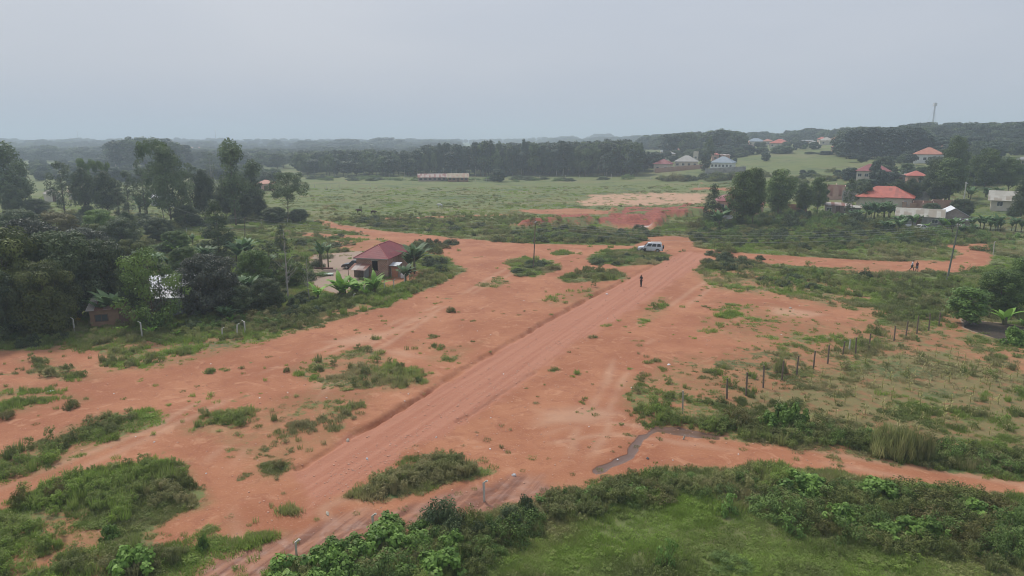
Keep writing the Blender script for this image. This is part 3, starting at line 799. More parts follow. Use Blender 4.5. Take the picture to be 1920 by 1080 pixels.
wood_row(1590, 1760, [(1590, 352), (1700, 340), (1760, 330)], [(1590, 338), (1700, 318), (1760, 312)], 9, (4, 7), ['farbroad', 'farbroad2'], 'garden tree on the slope above the concrete wall', 'garden trees on the slope', 5, .2)
wood_row(1790, 1925, [(1790, 340), (1925, 330)], [(1790, 318), (1925, 300)], 6, (5, 8), ['farbroad', 'fareuc2'], 'tree on the slope behind the veranda house', 'trees behind the veranda house', 6, .2)
# western background woods
wood_row(205, 350, [(200, 318), (350, 316)], [(205, 266), (222, 257), (270, 256), (300, 256), (350, 268)], 14, (10, 15), E3, 'dark tree of the tall hazy wood behind the western grove', 'tall hazy wood behind the western grove', 4, .07)
wood_row(-20, 205, [(-20, 300), (205, 300)], [(-20, 276), (60, 282), (90, 271), (115, 272), (130, 280), (150, 270), (185, 278), (205, 282)], 13, (12, 18), ['farbroad', 'farbroad2'], 'broad hazy tree beyond the sloping western field', 'broad trees beyond the western field', 3, .1)
wood_row(340, 600, [(340, 312), (600, 316)], [(340, 280), (480, 284), (560, 284), (600, 288)], 14, (10, 14), E3 + ['farbroad'], 'hazy tree behind the thin western eucalyptus', 'hazy trees behind the thin western eucalyptus', 4, .15)
# far woods that read as one mass
def wood_mass(name, spec, label):
    pts = []; sc_ = []; rot = []; idx = []
    for x0, x1, y0, y1, hts, n in spec:
        for _ in range(n):
            px = random.uniform(x0, x1); py = random.uniform(y0, y1)
            p = G(px, py); h = hts[0] + (hts[1] - hts[0]) * min(1, max(0, (float(vnoise(np.array([px / 26.0]), np.array([py / 3.0]), 1, 3)[0]) * .9 + random.uniform(-.2, .3)))); pts.append(tuple(p)); s_ = h / 10; ww = random.uniform(1.0, 1.5)
            sc_.append((s_ * ww, s_ * ww, s_)); rot.append((0, 0, random.uniform(0, 6.28))); idx.append(random.randrange(99))
    return pts, sc_, rot, idx
def col_of(name, objs):
    c = bpy.data.collections.new(name)
    for o in objs: c.objects.link(o)
    return c
def scatter(name, pts, scl, rot, idx, coll, label, extra=None):
    """One object of instances for what nobody could count."""
    me = bpy.data.meshes.new(name); me.vertices.add(len(pts)); me.vertices.foreach_set('co', np.asarray(pts, np.float32).ravel())
    for nme, arr in (('scl', scl), ('rot', rot)):
        a = me.attributes.new(nme, 'FLOAT_VECTOR', 'POINT'); a.data.foreach_set('vector', np.asarray(arr, np.float32).ravel())
    a = me.attributes.new('pick', 'INT', 'POINT'); a.data.foreach_set('value', np.asarray(idx, np.int32))
    for k, v in (extra or {}).items():
        a = me.attributes.new(k, 'FLOAT', 'POINT'); a.data.foreach_set('value', np.asarray(v, np.float32))
    o = tag(link(bpy.data.objects.new(name, me)), label, kind='stuff')
    g = bpy.data.node_groups.new(name, 'GeometryNodeTree')
    g.interface.new_socket('Geometry', in_out='INPUT', socket_type='NodeSocketGeometry')
    g.interface.new_socket('Geometry', in_out='OUTPUT', socket_type='NodeSocketGeometry')
    gi = g.nodes.new('NodeGroupInput'); go = g.nodes.new('NodeGroupOutput')
    ci = g.nodes.new('GeometryNodeCollectionInfo'); ci.inputs['Collection'].default_value = coll
    ci.inputs['Separate Children'].default_value = True; ci.inputs['Reset Children'].default_value = True
    ip = g.nodes.new('GeometryNodeInstanceOnPoints'); ip.inputs['Pick Instance'].default_value = True
    def na_(n, t):
        q = g.nodes.new('GeometryNodeInputNamedAttribute'); q.data_type = t; q.inputs['Name'].default_value = n
        return [s for s in q.outputs if s.enabled][0]
    L = g.links.new
    L(gi.outputs[0], ip.inputs['Points']); L(ci.outputs[0], ip.inputs['Instance'])
    L(na_('pick', 'INT'), ip.inputs['Instance Index']); L(na_('rot', 'FLOAT_VECTOR'), ip.inputs['Rotation']); L(na_('scl', 'FLOAT_VECTOR'), ip.inputs['Scale'])
    L(ip.outputs[0], go.inputs[0])
    md = o.modifiers.new('scatter', 'NODES'); md.node_group = g
    return o
far_protos = []
for k in ('farbroad', 'farbroad2', 'fareuc2', 'farumb'):
    cr, tmn, _, _ = TREES[k]
    far_protos.append(bpy.data.objects.new('far_' + k, cr))
farcol = col_of('far_tree_shapes', far_protos)
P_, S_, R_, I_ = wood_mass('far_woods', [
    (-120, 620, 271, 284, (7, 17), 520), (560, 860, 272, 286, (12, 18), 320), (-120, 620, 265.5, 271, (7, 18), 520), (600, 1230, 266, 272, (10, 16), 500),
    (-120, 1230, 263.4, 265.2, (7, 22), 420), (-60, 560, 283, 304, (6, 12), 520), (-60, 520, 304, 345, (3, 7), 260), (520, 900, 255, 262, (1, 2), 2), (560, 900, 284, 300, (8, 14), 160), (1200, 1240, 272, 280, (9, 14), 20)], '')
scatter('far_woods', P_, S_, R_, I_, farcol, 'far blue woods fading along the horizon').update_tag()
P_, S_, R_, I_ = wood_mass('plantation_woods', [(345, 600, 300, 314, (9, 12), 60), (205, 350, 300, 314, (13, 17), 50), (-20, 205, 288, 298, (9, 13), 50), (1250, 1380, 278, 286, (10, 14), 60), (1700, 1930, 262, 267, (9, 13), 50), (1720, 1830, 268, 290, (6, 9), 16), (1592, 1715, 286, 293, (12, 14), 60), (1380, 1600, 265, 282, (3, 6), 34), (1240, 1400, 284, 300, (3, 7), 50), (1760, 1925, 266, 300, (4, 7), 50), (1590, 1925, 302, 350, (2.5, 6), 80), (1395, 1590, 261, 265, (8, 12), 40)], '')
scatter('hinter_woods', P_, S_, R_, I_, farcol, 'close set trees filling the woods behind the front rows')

ecol = col_of('euc_shapes', [bpy.data.objects.new('shape_' + k, TREES[k][0]) for k in E3])
P_, S_, R_, I_ = wood_mass('x', [(562, 800, 316, 328, (11.5, 14.5), 150), (790, 1195, 316, 328, (14.5, 17.5), 210)], '')
scatter('plantation_infill', P_, [(a_ * .8, b_ * .8, c_) for a_, b_, c_ in S_], R_, I_, ecol, 'eucalyptus crowns packed behind the front row of the plantation')

# ------------------------------------------------------------------ banana plants
def banana_proto(seed, nl, L, mat, hstem=1.9):
    rs = random.Random(seed); v = []; q = []; tone = []
    for i in range(nl):
        a = i * 2.4 + rs.uniform(-.3, .3); el = rs.uniform(.95, 1.35) if i < nl * .6 else rs.uniform(1.25, 1.5); ln = L * rs.uniform(.75, 1.1); tn = rs.random()
        px_, pz = 0.06, hstem - rs.uniform(0, .25); n = 7; base = len(v)
        for k in range(n + 1):
            f = k / n; wd = .21 * (math.sin(min(1, f * 1.15 + .08) * math.pi) ** .55 if f < .97 else .15) * (L / 1.8)
            if f < .12: wd = .03
            for sgn, dz in ((-1, -.10), (0, 0), (1, -.10)):
                X_ = px_; Y_ = sgn * wd; Z_ = pz + (dz * wd * 3 if sgn else 0)
                v.append((X_ * math.cos(a) - Y_ * math.sin(a), X_ * math.sin(a) + Y_ * math.cos(a), Z_)); tone.append(min(1, tn * .7 + .3 * f))
            px_ += math.cos(el) * ln / n; pz += math.sin(el) * ln / n; el -= rs.uniform(.14, .30)
        for k in range(n):
            b0 = base + k * 3
            q.append((b0, b0 + 1, b0 + 4, b0 + 3)); q.append((b0 + 1, b0 + 2, b0 + 5, b0 + 4))
    fo = mesh_np('leaves', v, q, mat, False, dict(tone=tone))
    st = MB().tube([(0, 0, -.1), (.03, 0, hstem * .5), (0, .02, hstem + .1)], [.11, .09, .06], 8).mesh('stem', BSTEM, True)
    return fo, st, hstem + L * .78
BN = [banana_proto(1, 11, 2.3, F_BANANA, 1.3), banana_proto(2, 10, 2.1, F_BANANA, 1.5), banana_proto(3, 13, 2.5, F_BANANA, 1.1), banana_proto(4, 9, 1.5, F_BANANAY, .5), banana_proto(5, 6, 1.1, F_BANANAY, .3), banana_proto(6, 10, 1.8, F_BANANA, 2.5)]
def banana(px, yb, yt, kind, n, spread, label, group=None):
    c = G(px, yb)
    for i in range(n):
        a = random.uniform(0, 6.28); q = spread * math.sqrt(random.random()) if n > 1 else 0
        p = Vector((c.x + q * math.cos(a), c.y + q * math.sin(a), 0)); p.z = float(H(p.x, p.y)[0])
        fo, st, h0 = BN[kind[i % len(kind)]]
        s = (ztop(c, yt) - c.z) / h0 * random.uniform(.62, 1.08)
        e = empty('banana_plant', p, random.uniform(0, 6.28), label, 'banana plant', group or (None if n == 1 else label))
        e.scale = (s * 1.05, s * 1.05, s)
        link(bpy.data.objects.new('stem', st), e); link(bpy.data.objects.new('leaves', fo), e)
for b_ in [
 (400, 500, 455, (0, 2), 4, 2.5, 'banana plant below the conical evergreen'),
 (352, 462, 436, (0, 1), 4, 3.0, 'banana plant by the yellow grass patch'),
 (300, 505, 468, (0, 2), 4, 2.0, 'banana plant behind the iron roof west side'),
 (500, 500, 468, (0, 2), 4, 2.2, 'banana plant east of the tall banana group'),
 (430, 600, 560, (0, 2), 3, 1.2, 'banana plant beneath the mango on the garden side'),
 (486, 572, 530, (2, 0), 4, 1.6, 'banana plant near the bare tree foot'),
 (70, 520, 470, (0, 2), 3, 1.5, 'banana plant in the deep shade of the village'),
 (1590, 415, 388, (0, 2), 4, 2.5, 'banana plant at the grey sheeted shed'),
 (1800, 440, 405, (0, 1, 2), 5, 2.5, 'banana plant before the annex corner'),
 (1838, 430, 395, (2, 0), 4, 2.2, 'banana plant on the bank near the veranda house'),
 (1672, 436, 402, (2, 0), 4, 2.2, 'banana plant shading the scrap sheets'),
 (1780, 430, 404, (2, 3), 3, 1.5, 'banana plant under the white edged gable'),
 (208, 606, 524, (0, 1, 2), 4, 1.0, 'banana plant in the large clump in front of the mud hut'),
 (246, 500, 452, (0, 2), 3, 1.5, 'banana plant in front of the small grey roof'),
 (228, 492, 460, (0, 1), 2, 1.2, 'banana plant hiding the eave of the small grey roof'),
 (322, 478, 444, (0, 2, 3), 5, 3.0, 'banana plant of the group behind the shiny iron roof'),
 (455, 492, 440, (1, 0, 2), 5, 1.8, 'banana plant of the tall group behind the mango tree'),
 (462, 560, 500, (0, 2), 4, 1.5, 'banana plant of the group at the mango tree foot'),
 (605, 503, 449, (5,), 4, 1.5, 'banana plant standing in the dirt yard'),
 (772, 512, 448, (5, 2, 5, 0), 5, 1.5, 'banana plant against the side wall of the brick house'),
 (760, 528, 485, (2, 2), 2, .5, 'drooping banana plant by the orange door'),
 (636, 556, 508, (3, 3), 3, .8, 'bright young banana plant west of the lean-to'),
 (668, 552, 503, (3,), 2, .5, 'bright young banana plant in front of the lean-to'),
 (685, 556, 520, (4,), 1, .1, 'small bright banana shoot before the lean-to'),
 (702, 552, 498, (3,), 2, .6, 'bright banana plant below the dark window opening'),
 (596, 560, 520, (3,), 1, .1, 'young banana plant beside the wispy tree'),
 (232, 622, 603, (4,), 1, .1, 'banana sucker in the grass beneath the big clump'),
 (284, 628, 603, (4,), 1, .1, 'banana sucker beside the hooked concrete post'),
 (326, 618, 598, (4,), 1, .1, 'upper one of the banana suckers in the verge'),
 (333, 628, 610, (4,), 1, .1, 'lower one of the banana suckers in the verge'),
 (434, 605, 582, (4,), 1, .1, 'banana sucker on the bank over the three posts'),
 (88, 612, 568, (0,), 2, .8, 'banana plant in the shade of the western trees'),
 (1345, 428, 386, (0, 1), 3, 1.0, 'banana plant under the pointed tree'),
 (1362, 420, 377, (1,), 2, .7, 'banana plant beside the grey hut roof'),
 (1380, 424, 396, (0,), 2, 1.2, 'banana plant behind the grey hut roof'),
 (1640, 408, 370, (0, 2, 1), 5, 3.0, 'banana plant in the clump hiding the red roofed house'),
 (1662, 410, 372, (0, 2), 5, 2.5, 'banana plant in the clump before the red roof'),
 (1612, 412, 388, (0, 2), 4, 2.5, 'banana plant before the rusty sheds'),
 (1700, 428, 392, (2, 0), 5, 2.2, 'banana plant among the scrap vehicles'),
 (1722, 424, 384, (1, 3), 3, .8, 'upright banana plant in front of the long grey roof'),
 (1735, 428, 408, (3,), 2, .8, 'low banana plant beside the white car'),
 (1764, 424, 404, (3,), 2, .8, 'banana plant at the corner of the gabled brick house'),
 (1832, 372, 342, (0, 2), 4, 2.5, 'banana plant on the slope east of the pole'),
 (1855, 368, 340, (0, 2), 4, 2.5, 'banana plant on the slope beneath the dark trees'),
 (1868, 434, 393, (0, 2), 4, 1.5, 'banana plant in the clump by the eastern verge'),
 (1908, 434, 400, (0, 1), 3, 1.8, 'banana plant at the eastern margin'),
 (1884, 608, 556, (4,), 1, .1, 'single pale young banana plant above the dug plot'),
 (1918, 612, 585, (3,), 1, .1, 'young banana plant at the eastern frame edge'),
 (272, 400, 355, (1, 2), 4, 1.5, 'banana plant beneath the western grove'),
]: banana(*b_)

# ------------------------------------------------------------------ shrubs
def shrub_proto(name, seed, n, R_c, per, L, asp, mat, rad=1.0, ht=1.0, inner=.4, droop=None):
    rs = np.random.RandomState(seed); cl = []
    for _ in range(n):
        a = rs.random() * 6.283; q = math.sqrt(rs.random()); z = rs.random() ** .8 * math.sqrt(max(0.05, 1 - q * q))
        cl.append((np.array([math.cos(a) * q * rad, math.sin(a) * q * rad, max(.12, z * ht)]), R_c * (.6 + .7 * rs.random())))
    v, q, t = leafclumps(cl, per, L, asp, rs, .85, inner, droop=droop)
    v[:, 2] = np.abs(v[:, 2])
    fo = mesh_np('foliage', v, q, mat, False, dict(tone=t))
    mb = MB()
    for c, r in cl[:14]:
        mb.tube([(0, 0, -.1), Vector(c) * .55 + Vector((0, 0, .05)), c], [.03, .018, .008], 4, False)
    return fo, mb.mesh('stem', STEM)
CLREF = .3
SH = dict(
    fine=[shrub_proto('fine', 40 + i, 30, .30, 90, .10, .5, F_GREEN) for i in range(3)],
    dark=[shrub_proto('dark', 50 + i, 34, .30, 95, .10, .5, F_OLIVE) for i in range(3)],
    broad=[shrub_proto('broad', 60 + i, 26, .32, 50, .20, .75, F_BROAD) for i in range(3)],
    bright=[shrub_proto('bright', 65 + i, 14, .26, 42, .17, .6, F_BRIGHT, .8, 1.1) for i in range(2)],
    deep=[shrub_proto('deep', 70 + i, 36, .34, 95, .12, .5, F_DARK) for i in range(2)],
    reed=[shrub_proto('reed', 80 + i, 34, .40, 34, .60, .06, F_REED, .9, 1.2, droop=2.0) for i in range(1)])
CLREF = 1.0
def shrub(kind, p, w_, h_, label, group=None, name='shrub'):
    fo, st = random.choice(SH[kind])
    e = empty(name, p, random.uniform(0, 6.28), label, 'shrub', group); e.scale = (w_ / 2.4, w_ / 2.4, h_ / 1.25)
    link(bpy.data.objects.new('foliage', fo), e); link(bpy.data.objects.new('stem', st), e)
def in_poly(P, n, mind=0):
    P = np.array(P); out = []
    lo = P.min(0); hi = P.max(0); k = 0
    while len(out) < n and k < 60 * n:
        k += 1
        x, y = random.uniform(lo[0], hi[0]), random.uniform(lo[1], hi[1])
        if poly_d(np.array([x]), np.array([y]), P)[0] > 0 and all((x - a) ** 2 + (y - b_) ** 2 > mind ** 2 for a, b_ in out): out.append((x, y))
    return out
BELT = []
ADJ = dict(fine='small leaved green', dark='dull olive', broad='large leaved', bright='pale green', deep='very dark', reed='reedy')
def shrubs(px_poly, n, kinds, w_, h_, label, group, mind=.6, mass=False):
    for x, y in in_poly(Gs(px_poly), n, mind):
        p = (x, y, float(H(x, y)[0]) - .05)
        k = random.choice(kinds); s = random.uniform(.75, 1.2)
        if mass: BELT.append((k, p, random.uniform(*w_) * s, random.uniform(*h_) * s)); continue
        shrub(k, p, random.uniform(*w_) * s, random.uniform(*h_) * s, ADJ[k] + ' ' + label, group)
random.seed(21)
shrubs([(520, 1090), (640, 1040), (720, 1020), (810, 1010), (850, 1030), (840, 1085), (700, 1120), (560, 1120)], 22, ['broad', 'broad', 'fine'], (2.0, 2.8), (1.2, 1.7), 'bush in the thicket beside the wet track', 'broad leaved thicket beside the wet track', .9)
shrubs([(480, 1120), (560, 1080), (640, 1045), (680, 1060), (620, 1130)], 10, ['fine', 'broad'], (1.6, 2.2), (.7, 1.2), 'low bush where the thicket meets the wet track', 'low bushes at the thicket foot', .8)
shrubs([(820, 1040), (900, 1020), (940, 1040), (900, 1085), (820, 1090)], 9, ['dark', 'fine'], (1.5, 2.2), (.7, 1.1), 'low bush behind the thicket on the lawn side', 'dull bushes on the lawn side of the thicket', .8)
shrubs([(800, 995), (840, 985), (880, 990), (880, 1010), (810, 1010)], 6, ['dark', 'deep'], (2.2, 2.8), (2.0, 2.5), 'tall wiry bush over the wet track', 'tall wiry bushes over the wet track', .9)
shrubs([(890, 1000), (960, 985), (1000, 975), (1000, 998), (930, 1020), (890, 1020)], 9, ['fine', 'deep', 'fine'], (1.9, 2.5), (1.3, 1.9), 'bush near the concrete post by the wet track', 'bushes near the concrete post', .8)
shrubs([(1400, 930), (1500, 918), (1620, 918), (1760, 932), (1880, 958), (1990, 985), (1990, 1045), (1850, 1050), (1700, 1042), (1600, 1015), (1500, 990), (1420, 955)], 64, ['dark', 'fine', 'broad', 'dark', 'fine'], (2.0, 2.8), (1.0, 1.6), 'bush in the large tangled thicket south of the track', 'tangled thicket south of the track', .85)
shrubs([(1180, 912), (1300, 896), (1460, 898), (1440, 925), (1380, 940), (1240, 940), (1180, 930)], 20, ['fine', 'bright', 'dark'], (1.4, 2.2), (.5, .9), 'low bush on the weedy bank before the thicket', 'low bushes on the weedy bank', .8)
shrubs([(1000, 940), (1140, 900), (1230, 905), (1240, 950), (1110, 960), (1040, 975)], 16, ['fine', 'bright', 'dark'], (1.2, 2.0), (.45, .8), 'small bush in the grass beside the stream outlet', 'small bushes beside the stream outlet', .8)
shrubs([(1330, 800), (1400, 800), (1480, 812), (1600, 838), (1700, 858), (1800, 872), (1900, 888), (1990, 900), (1990, 880), (1900, 862), (1800, 848), (1700, 838), (1600, 822), (1480, 798), (1400, 790)], 46, ['dark', 'fine', 'dark'], (1.8, 2.6), (1.1, 1.6), 'bush of the long hedge along the north side of the track', 'long hedge along the north side of the track', .8)
for px, yb, yt, wp, kd, lab in [
 (1465, 802, 757, 60, 'broad', 'tall dark green bush with large leaves in the hedge'), (1492, 800, 748, 50, 'broad', 'higher of the large leaved bushes in the hedge'),
 (1440, 805, 768, 46, 'broad', 'rounded large leaved bush at the start of the hedge'), (1700, 860, 806, 66, 'reed', 'big tuft of tall reed grass hanging over the hedge'),
 (1660, 850, 800, 70, 'reed', 'smaller tuft of tall reed grass in the hedge'), (1732, 864, 818, 44, 'reed', 'drooping straw coloured reed tuft over the track'),
 (1250, 1062, 1002, 60, 'bright', 'light green sapling alone on the lawn'), (1368, 965, 920, 56, 'bright', 'light green sapling at the thicket edge'),
 (1484, 1000, 960, 66, 'bright', 'pale leaved sapling in front of the tangled thicket'), (1120, 950, 928, 34, 'bright', 'small light green sapling in the grass'),
 (1200, 935, 912, 60, 'bright', 'yellowish leafy weed clump by the track edge'), (1365, 1060, 1040, 90, 'fine', 'flat dark creeper patch on the lawn'),
 (985, 970, 925, 44, 'deep', 'round dark bush by the wet track'), (725, 1000, 965, 90, 'broad', 'light green bush crowned by a young tree shoot'),
 (252, 1075, 1020, 90, 'broad', 'large leaved weed in the corner meadow'), (380, 1030, 1000, 26, 'broad', 'solitary broad leaved weed on the green verge'),
 (205, 1010, 985, 40, 'broad', 'small broad leaved weed in the rough grass'), (352, 915, 890, 34, 'dark', 'dark round bush at the end of the grass island'),
 (40, 950, 905, 40, 'dark', 'upright dark bush at the western end of the grass island'), (105, 935, 895, 46, 'dark', 'tall weed bush on the grass island'),
 (858, 885, 858, 36, 'dark', 'bush at the crest of the road side grass island'), (805, 890, 868, 50, 'dark', 'bush in the middle of the road side grass island'),
 (522, 878, 860, 30, 'dark', 'small dark bush at the road ditch'), (133, 765, 745, 32, 'dark', 'small round bush alone on the red soil'),
 (395, 698, 686, 24, 'fine', 'grassy tuft alone below the verge'), (8, 785, 765, 44, 'dark', 'dark bush cut by the western margin'),
 (787, 715, 703, 18, 'fine', 'small green bush on the oval grass island'), (846, 584, 573, 22, 'dark', 'little dark tuft in the middle of the bare soil'),
 (538, 697, 685, 14, 'dark', 'dark tuft at the western tip of the oval island'), (1463, 698, 672, 26, 'reed', 'yellow green grass clump among the wooden posts'),
 (1900, 645, 612, 50, 'broad', 'leafy plants beside the dug plot'), (1720, 640, 628, 16, 'bright', 'pale plant at the fence'),
]:
    p = GH(px, yb)
    shrub(kd, p, wp * mpp(p), (ztop(p, yt) - p.z) * 1.05, lab, name='reed_clump' if kd == 'reed' else 'shrub')
shrubs([(790, 478), (770, 462), (800, 452), (850, 458), (858, 470), (820, 476)], 16, ['deep', 'dark'], (2.2, 3.2), (1.1, 1.7), 'bush in the mound east of the brick house', 'bushes in the mound east of the brick house', 1)
shrubs([(790, 508), (800, 488), (840, 492), (835, 510)], 9, ['fine', 'deep'], (1.8, 2.6), (.9, 1.3), 'green bush behind the banana plants at the house side', 'bushes at the side of the brick house', .9, True)
shrubs([(1100, 494), (1120, 481), (1200, 479), (1248, 485), (1235, 494), (1160, 499)], 26, ['deep', 'dark', 'fine'], (2.0, 3.0), (.7, 1.0), 'weedy bush in front of the silver car', 'bushes in front of the silver car', 1)
shrubs([(955, 515), (965, 492), (1030, 492), (1045, 505), (1000, 520)], 12, ['deep', 'dark'], (1.8, 2.6), (.5, .9), 'low bush around the foot of the thin pole', 'low bushes around the thin pole', 1)
shrubs([(1330, 470), (1400, 474), (1450, 486), (1400, 508), (1340, 512), (1318, 498)], 16, ['deep', 'dark'], (2.2, 3.2), (.9, 1.4), 'bush on the corner east of the road junction', 'bushes on the junction corner', 1, True)
shrubs([(1460, 508), (1600, 517), (1640, 520), (1560, 545), (1450, 535), (1420, 520)], 20, ['deep', 'dark', 'fine'], (2.2, 3.2), (.8, 1.2), 'bush in the rough ground south of the east track', 'bushes south of the east track', 1.2, True)
shrubs([(1670, 455), (1700, 436), (1800, 436), (1860, 445), (1850, 458), (1760, 460)], 30, ['fine', 'dark', 'bright'], (2.8, 4.4), (1.6, 2.6), 'bush in the hedge between the loop and the village', 'hedge between the loop and the village', 1, True)
shrubs([(1290, 450), (1300, 432), (1400, 428), (1560, 434), (1660, 440), (1640, 458), (1500, 466), (1360, 464)], 90, ['deep', 'dark', 'fine'], (2.6, 4.0), (1.0, 1.7), 'bush in the belt north of the east track', 'belt of bushes north of the east track', 1.4, True)
shrubs([(930, 452), (960, 436), (1080, 432), (1200, 432), (1235, 440), (1190, 456), (1040, 455)], 90, ['deep', 'dark', 'fine'], (2.6, 4.0), (.9, 1.5), 'bush in the belt behind the silver car', 'belt of bushes behind the silver car', 1.4, True)
shrubs([(618, 412), (700, 408), (820, 410), (900, 418), (930, 432), (860, 440), (760, 430), (680, 424)], 42, ['deep', 'dark', 'dark'], (3.0, 4.4), (1.0, 1.5), 'bush in the belt along the curved path', 'belt of bushes along the curved path', 1.6, True)
shrubs([(1300, 434), (1320, 412), (1500, 402), (1600, 415), (1700, 432), (1560, 430), (1400, 426)], 130, ['fine', 'deep', 'dark', 'fine'], (3.0, 5.0), (1.8, 3.2), 'green bush in front of the eastern village', 'bushes in front of the eastern village', 1.6, True)
shrubs([(1780, 460), (1860, 450), (1960, 440), (1960, 560), (1880, 560), (1860, 500)], 26, ['fine', 'dark', 'bright'], (2.2, 3.4), (.9, 1.5), 'green bush on the bank east of the dirt loop', 'bushes east of the dirt loop', 1.2, True)
shrubs([(330, 612), (420, 590), (500, 575), (560, 590), (520, 612), (420, 622), (350, 625)], 30, ['deep', 'fine', 'fine'], (1.5, 2.4), (.7, 1.2), 'low garden bush between the houses and the posts', 'garden bushes above the posts', 1, True)
shrubs([(340, 600), (420, 575), (480, 560), (560, 555), (620, 560), (600, 590), (500, 600)], 22, ['deep', 'dark', 'fine'], (1.8, 2.8), (1.0, 1.6), 'bush below the mango and banana plants', 'dark bushes below the mango', 1, True)
shrubs([(-20, 655), (-20, 625), (60, 612), (130, 612), (110, 640), (40, 652)], 16, ['deep', 'fine'], (1.8, 2.6), (.8, 1.3), 'shaded bush at the foot of the western trees', 'shaded bushes below the western trees', 1, True)
shrubs([(-40, 470), (120, 452), (260, 462), (360, 440), (440, 442), (380, 470), (260, 500), (120, 500), (-40, 520)], 34, ['deep', 'dark', 'fine'], (3, 5), (1.6, 2.8), 'village bush among the back gardens', 'bushes of the back gardens', 2, True)
shrubs([(300, 520), (480, 490), (600, 470), (590, 545), (470, 560), (330, 560)], 46, ['fine', 'deep', 'dark', 'fine'], (2.2, 3.6), (1.2, 2.2), 'bush', 'g', 1.2, True)
shrubs([(1300, 455), (1320, 430), (1700, 430), (1880, 445), (1700, 462), (1480, 468)], 120, ['deep', 'dark', 'fine'], (2.6, 4.2), (1.2, 2.1), 'bush', 'g', 1.2, True)
shrubs([(380, 470), (600, 432), (700, 440), (660, 470), (560, 500), (420, 500)], 40, ['dark', 'fine', 'deep'], (2.2, 3.4), (.6, 1.2), 'bush', 'g', 1.2, True)
shrubs([(30, 408), (200, 400), (330, 425), (480, 405), (580, 405), (560, 416), (440, 425), (330, 435), (180, 420), (60, 425)], 30, ['deep', 'dark'], (4, 6), (1.8, 3), 'undergrowth bush at the foot of the western grove', 'undergrowth of the western grove', 2, True)
shrubs([(1230, 335), (1400, 330), (1440, 322), (1440, 332), (1360, 340), (1240, 340)], 24, ['deep', 'dark'], (6, 9), (2.2, 3.6), 'bush along the meadow edge under the valley houses', 'bushes under the valley houses', 3, True)
shrubs([(1440, 335), (1560, 322), (1640, 330), (1600, 345), (1480, 345)], 16, ['deep', 'dark'], (4, 7), (1.8, 3), 'bush at the foot of the hillside pasture', 'bushes at the foot of the pasture', 3, True)
shrubs([(570, 338), (1190, 336), (1190, 331), (570, 331)], 40, ['fine', 'deep'], (6, 9), (1.6, 2.6), 'low bush before the eucalyptus plantation', 'low bushes before the plantation', 3, True)

bk = ['fine', 'dark', 'broad', 'bright', 'deep', 'reed']; bo = []; bi = {}
for k in bk:
    for i, (fo, st) in enumerate(SH[k]): bi.setdefault(k, []).append(len(bo)); bo.append(bpy.data.objects.new('bush%02d' % len(bo), fo))
scatter('undergrowth', [q[1] for q in BELT], [(q[2] / 2.4, q[2] / 2.4, q[3] / 1.25) for q in BELT], [(0, 0, random.uniform(0, 6.28)) for q in BELT], [random.choice(bi[q[0]]) for q in BELT], col_of('bushes', bo), 'belts of dusty bushes and garden undergrowth')

# ------------------------------------------------------------------ grass and weeds (uncountable)
def grassmat(name):
    m, nt, b = newmat(name)
    def ia(n):
        a = nt.nodes.new('ShaderNodeAttribute'); a.attribute_type = 'INSTANCER'; a.attribute_name = n; return a.outputs['Fac']
    tone = att(nt, 'tone')
    c = mixc(nt, ia('hue'), (.125, .165, .045), (.27, .42, .06))
    c = mixc(nt, ia('dry'), c, (.42, .34, .19))
    c2 = mixc(nt, mth(nt, 'MULTIPLY', tone, .55), c, (.36, .36, .18))
    nt.links.new(c2, b.inputs['Base Color']); b.inputs['Roughness'].default_value = .7; b.inputs['Specular IOR Level'].default_value = .2
    tr_ = nt.nodes.new('ShaderNodeBsdfTranslucent'); nt.links.new(c2, tr_.inputs[0])
    ms = nt.nodes.new('ShaderNodeMixShader'); ms.inputs[0].default_value = .42
    nt.links.new(b.outputs[0], ms.inputs[1]); nt.links.new(tr_.outputs[0], ms.inputs[2])
    nt.links.new(ms.outputs[0], nt.nodes['Material Output'].inputs['Surface'])
    return m
GM = grassmat('grass_blades')
def tuft(seed, n, rad, h, wd, lean=.5):
    rs = np.random.RandomState(seed); v = []; t = []; tr2 = []
    for i in range(n):
        a = rs.random() * 6.283; q = rad * math.sqrt(rs.random()); hh = h * (.5 + .6 * rs.random())
        bx, by = math.cos(a) * q, math.sin(a) * q; a2 = rs.random() * 6.283; l = lean * hh * rs.random()
        dx, dy = math.cos(a2) * l + bx * .35, math.sin(a2) * l + by * .35
        wx, wy = -math.sin(a2 + rs.normal() * .4) * wd, math.cos(a2 + rs.normal() * .4) * wd
        k = len(v); tn = rs.random()
        v += [(bx - wx, by - wy, -.03), (bx + wx, by + wy, -.03), (bx + dx * .35 + wx * .8, by + dy * .35 + wy * .8, hh * .6), (bx + dx * .35 - wx * .8, by + dy * .35 - wy * .8, hh * .6), (bx + dx, by + dy, hh)]
        t += [tn * .5] * 2 + [tn] * 3
        tr2 += [(k, k + 1, k + 2), (k, k + 2, k + 3), (k + 3, k + 2, k + 4)]
    return bpy.data.objects.new('tuft', mesh_np('tuft', v, None, GM, False, dict(tone=t), tr2))
def weed(seed, n, rad, h, L):
    rs = np.random.RandomState(seed); cl = []
    global CLREF
    CLREF = .12
    for i in range(n):
        a = rs.random() * 6.283; q = rad * math.sqrt(rs.random())
        cl.append((np.array([math.cos(a) * q, math.sin(a) * q, h * (.15 + .8 * rs.random())]), .12 * (.7 + .6 * rs.random())))
    v, q_, t = leafclumps(cl, 16, L, .45, rs, 1.2, .2, droop=.6); CLREF = 1.0
    v[:, 2] = np.abs(v[:, 2])
    return bpy.data.objects.new('weed', mesh_np('weed', v, q_, GM, False, dict(tone=t)))
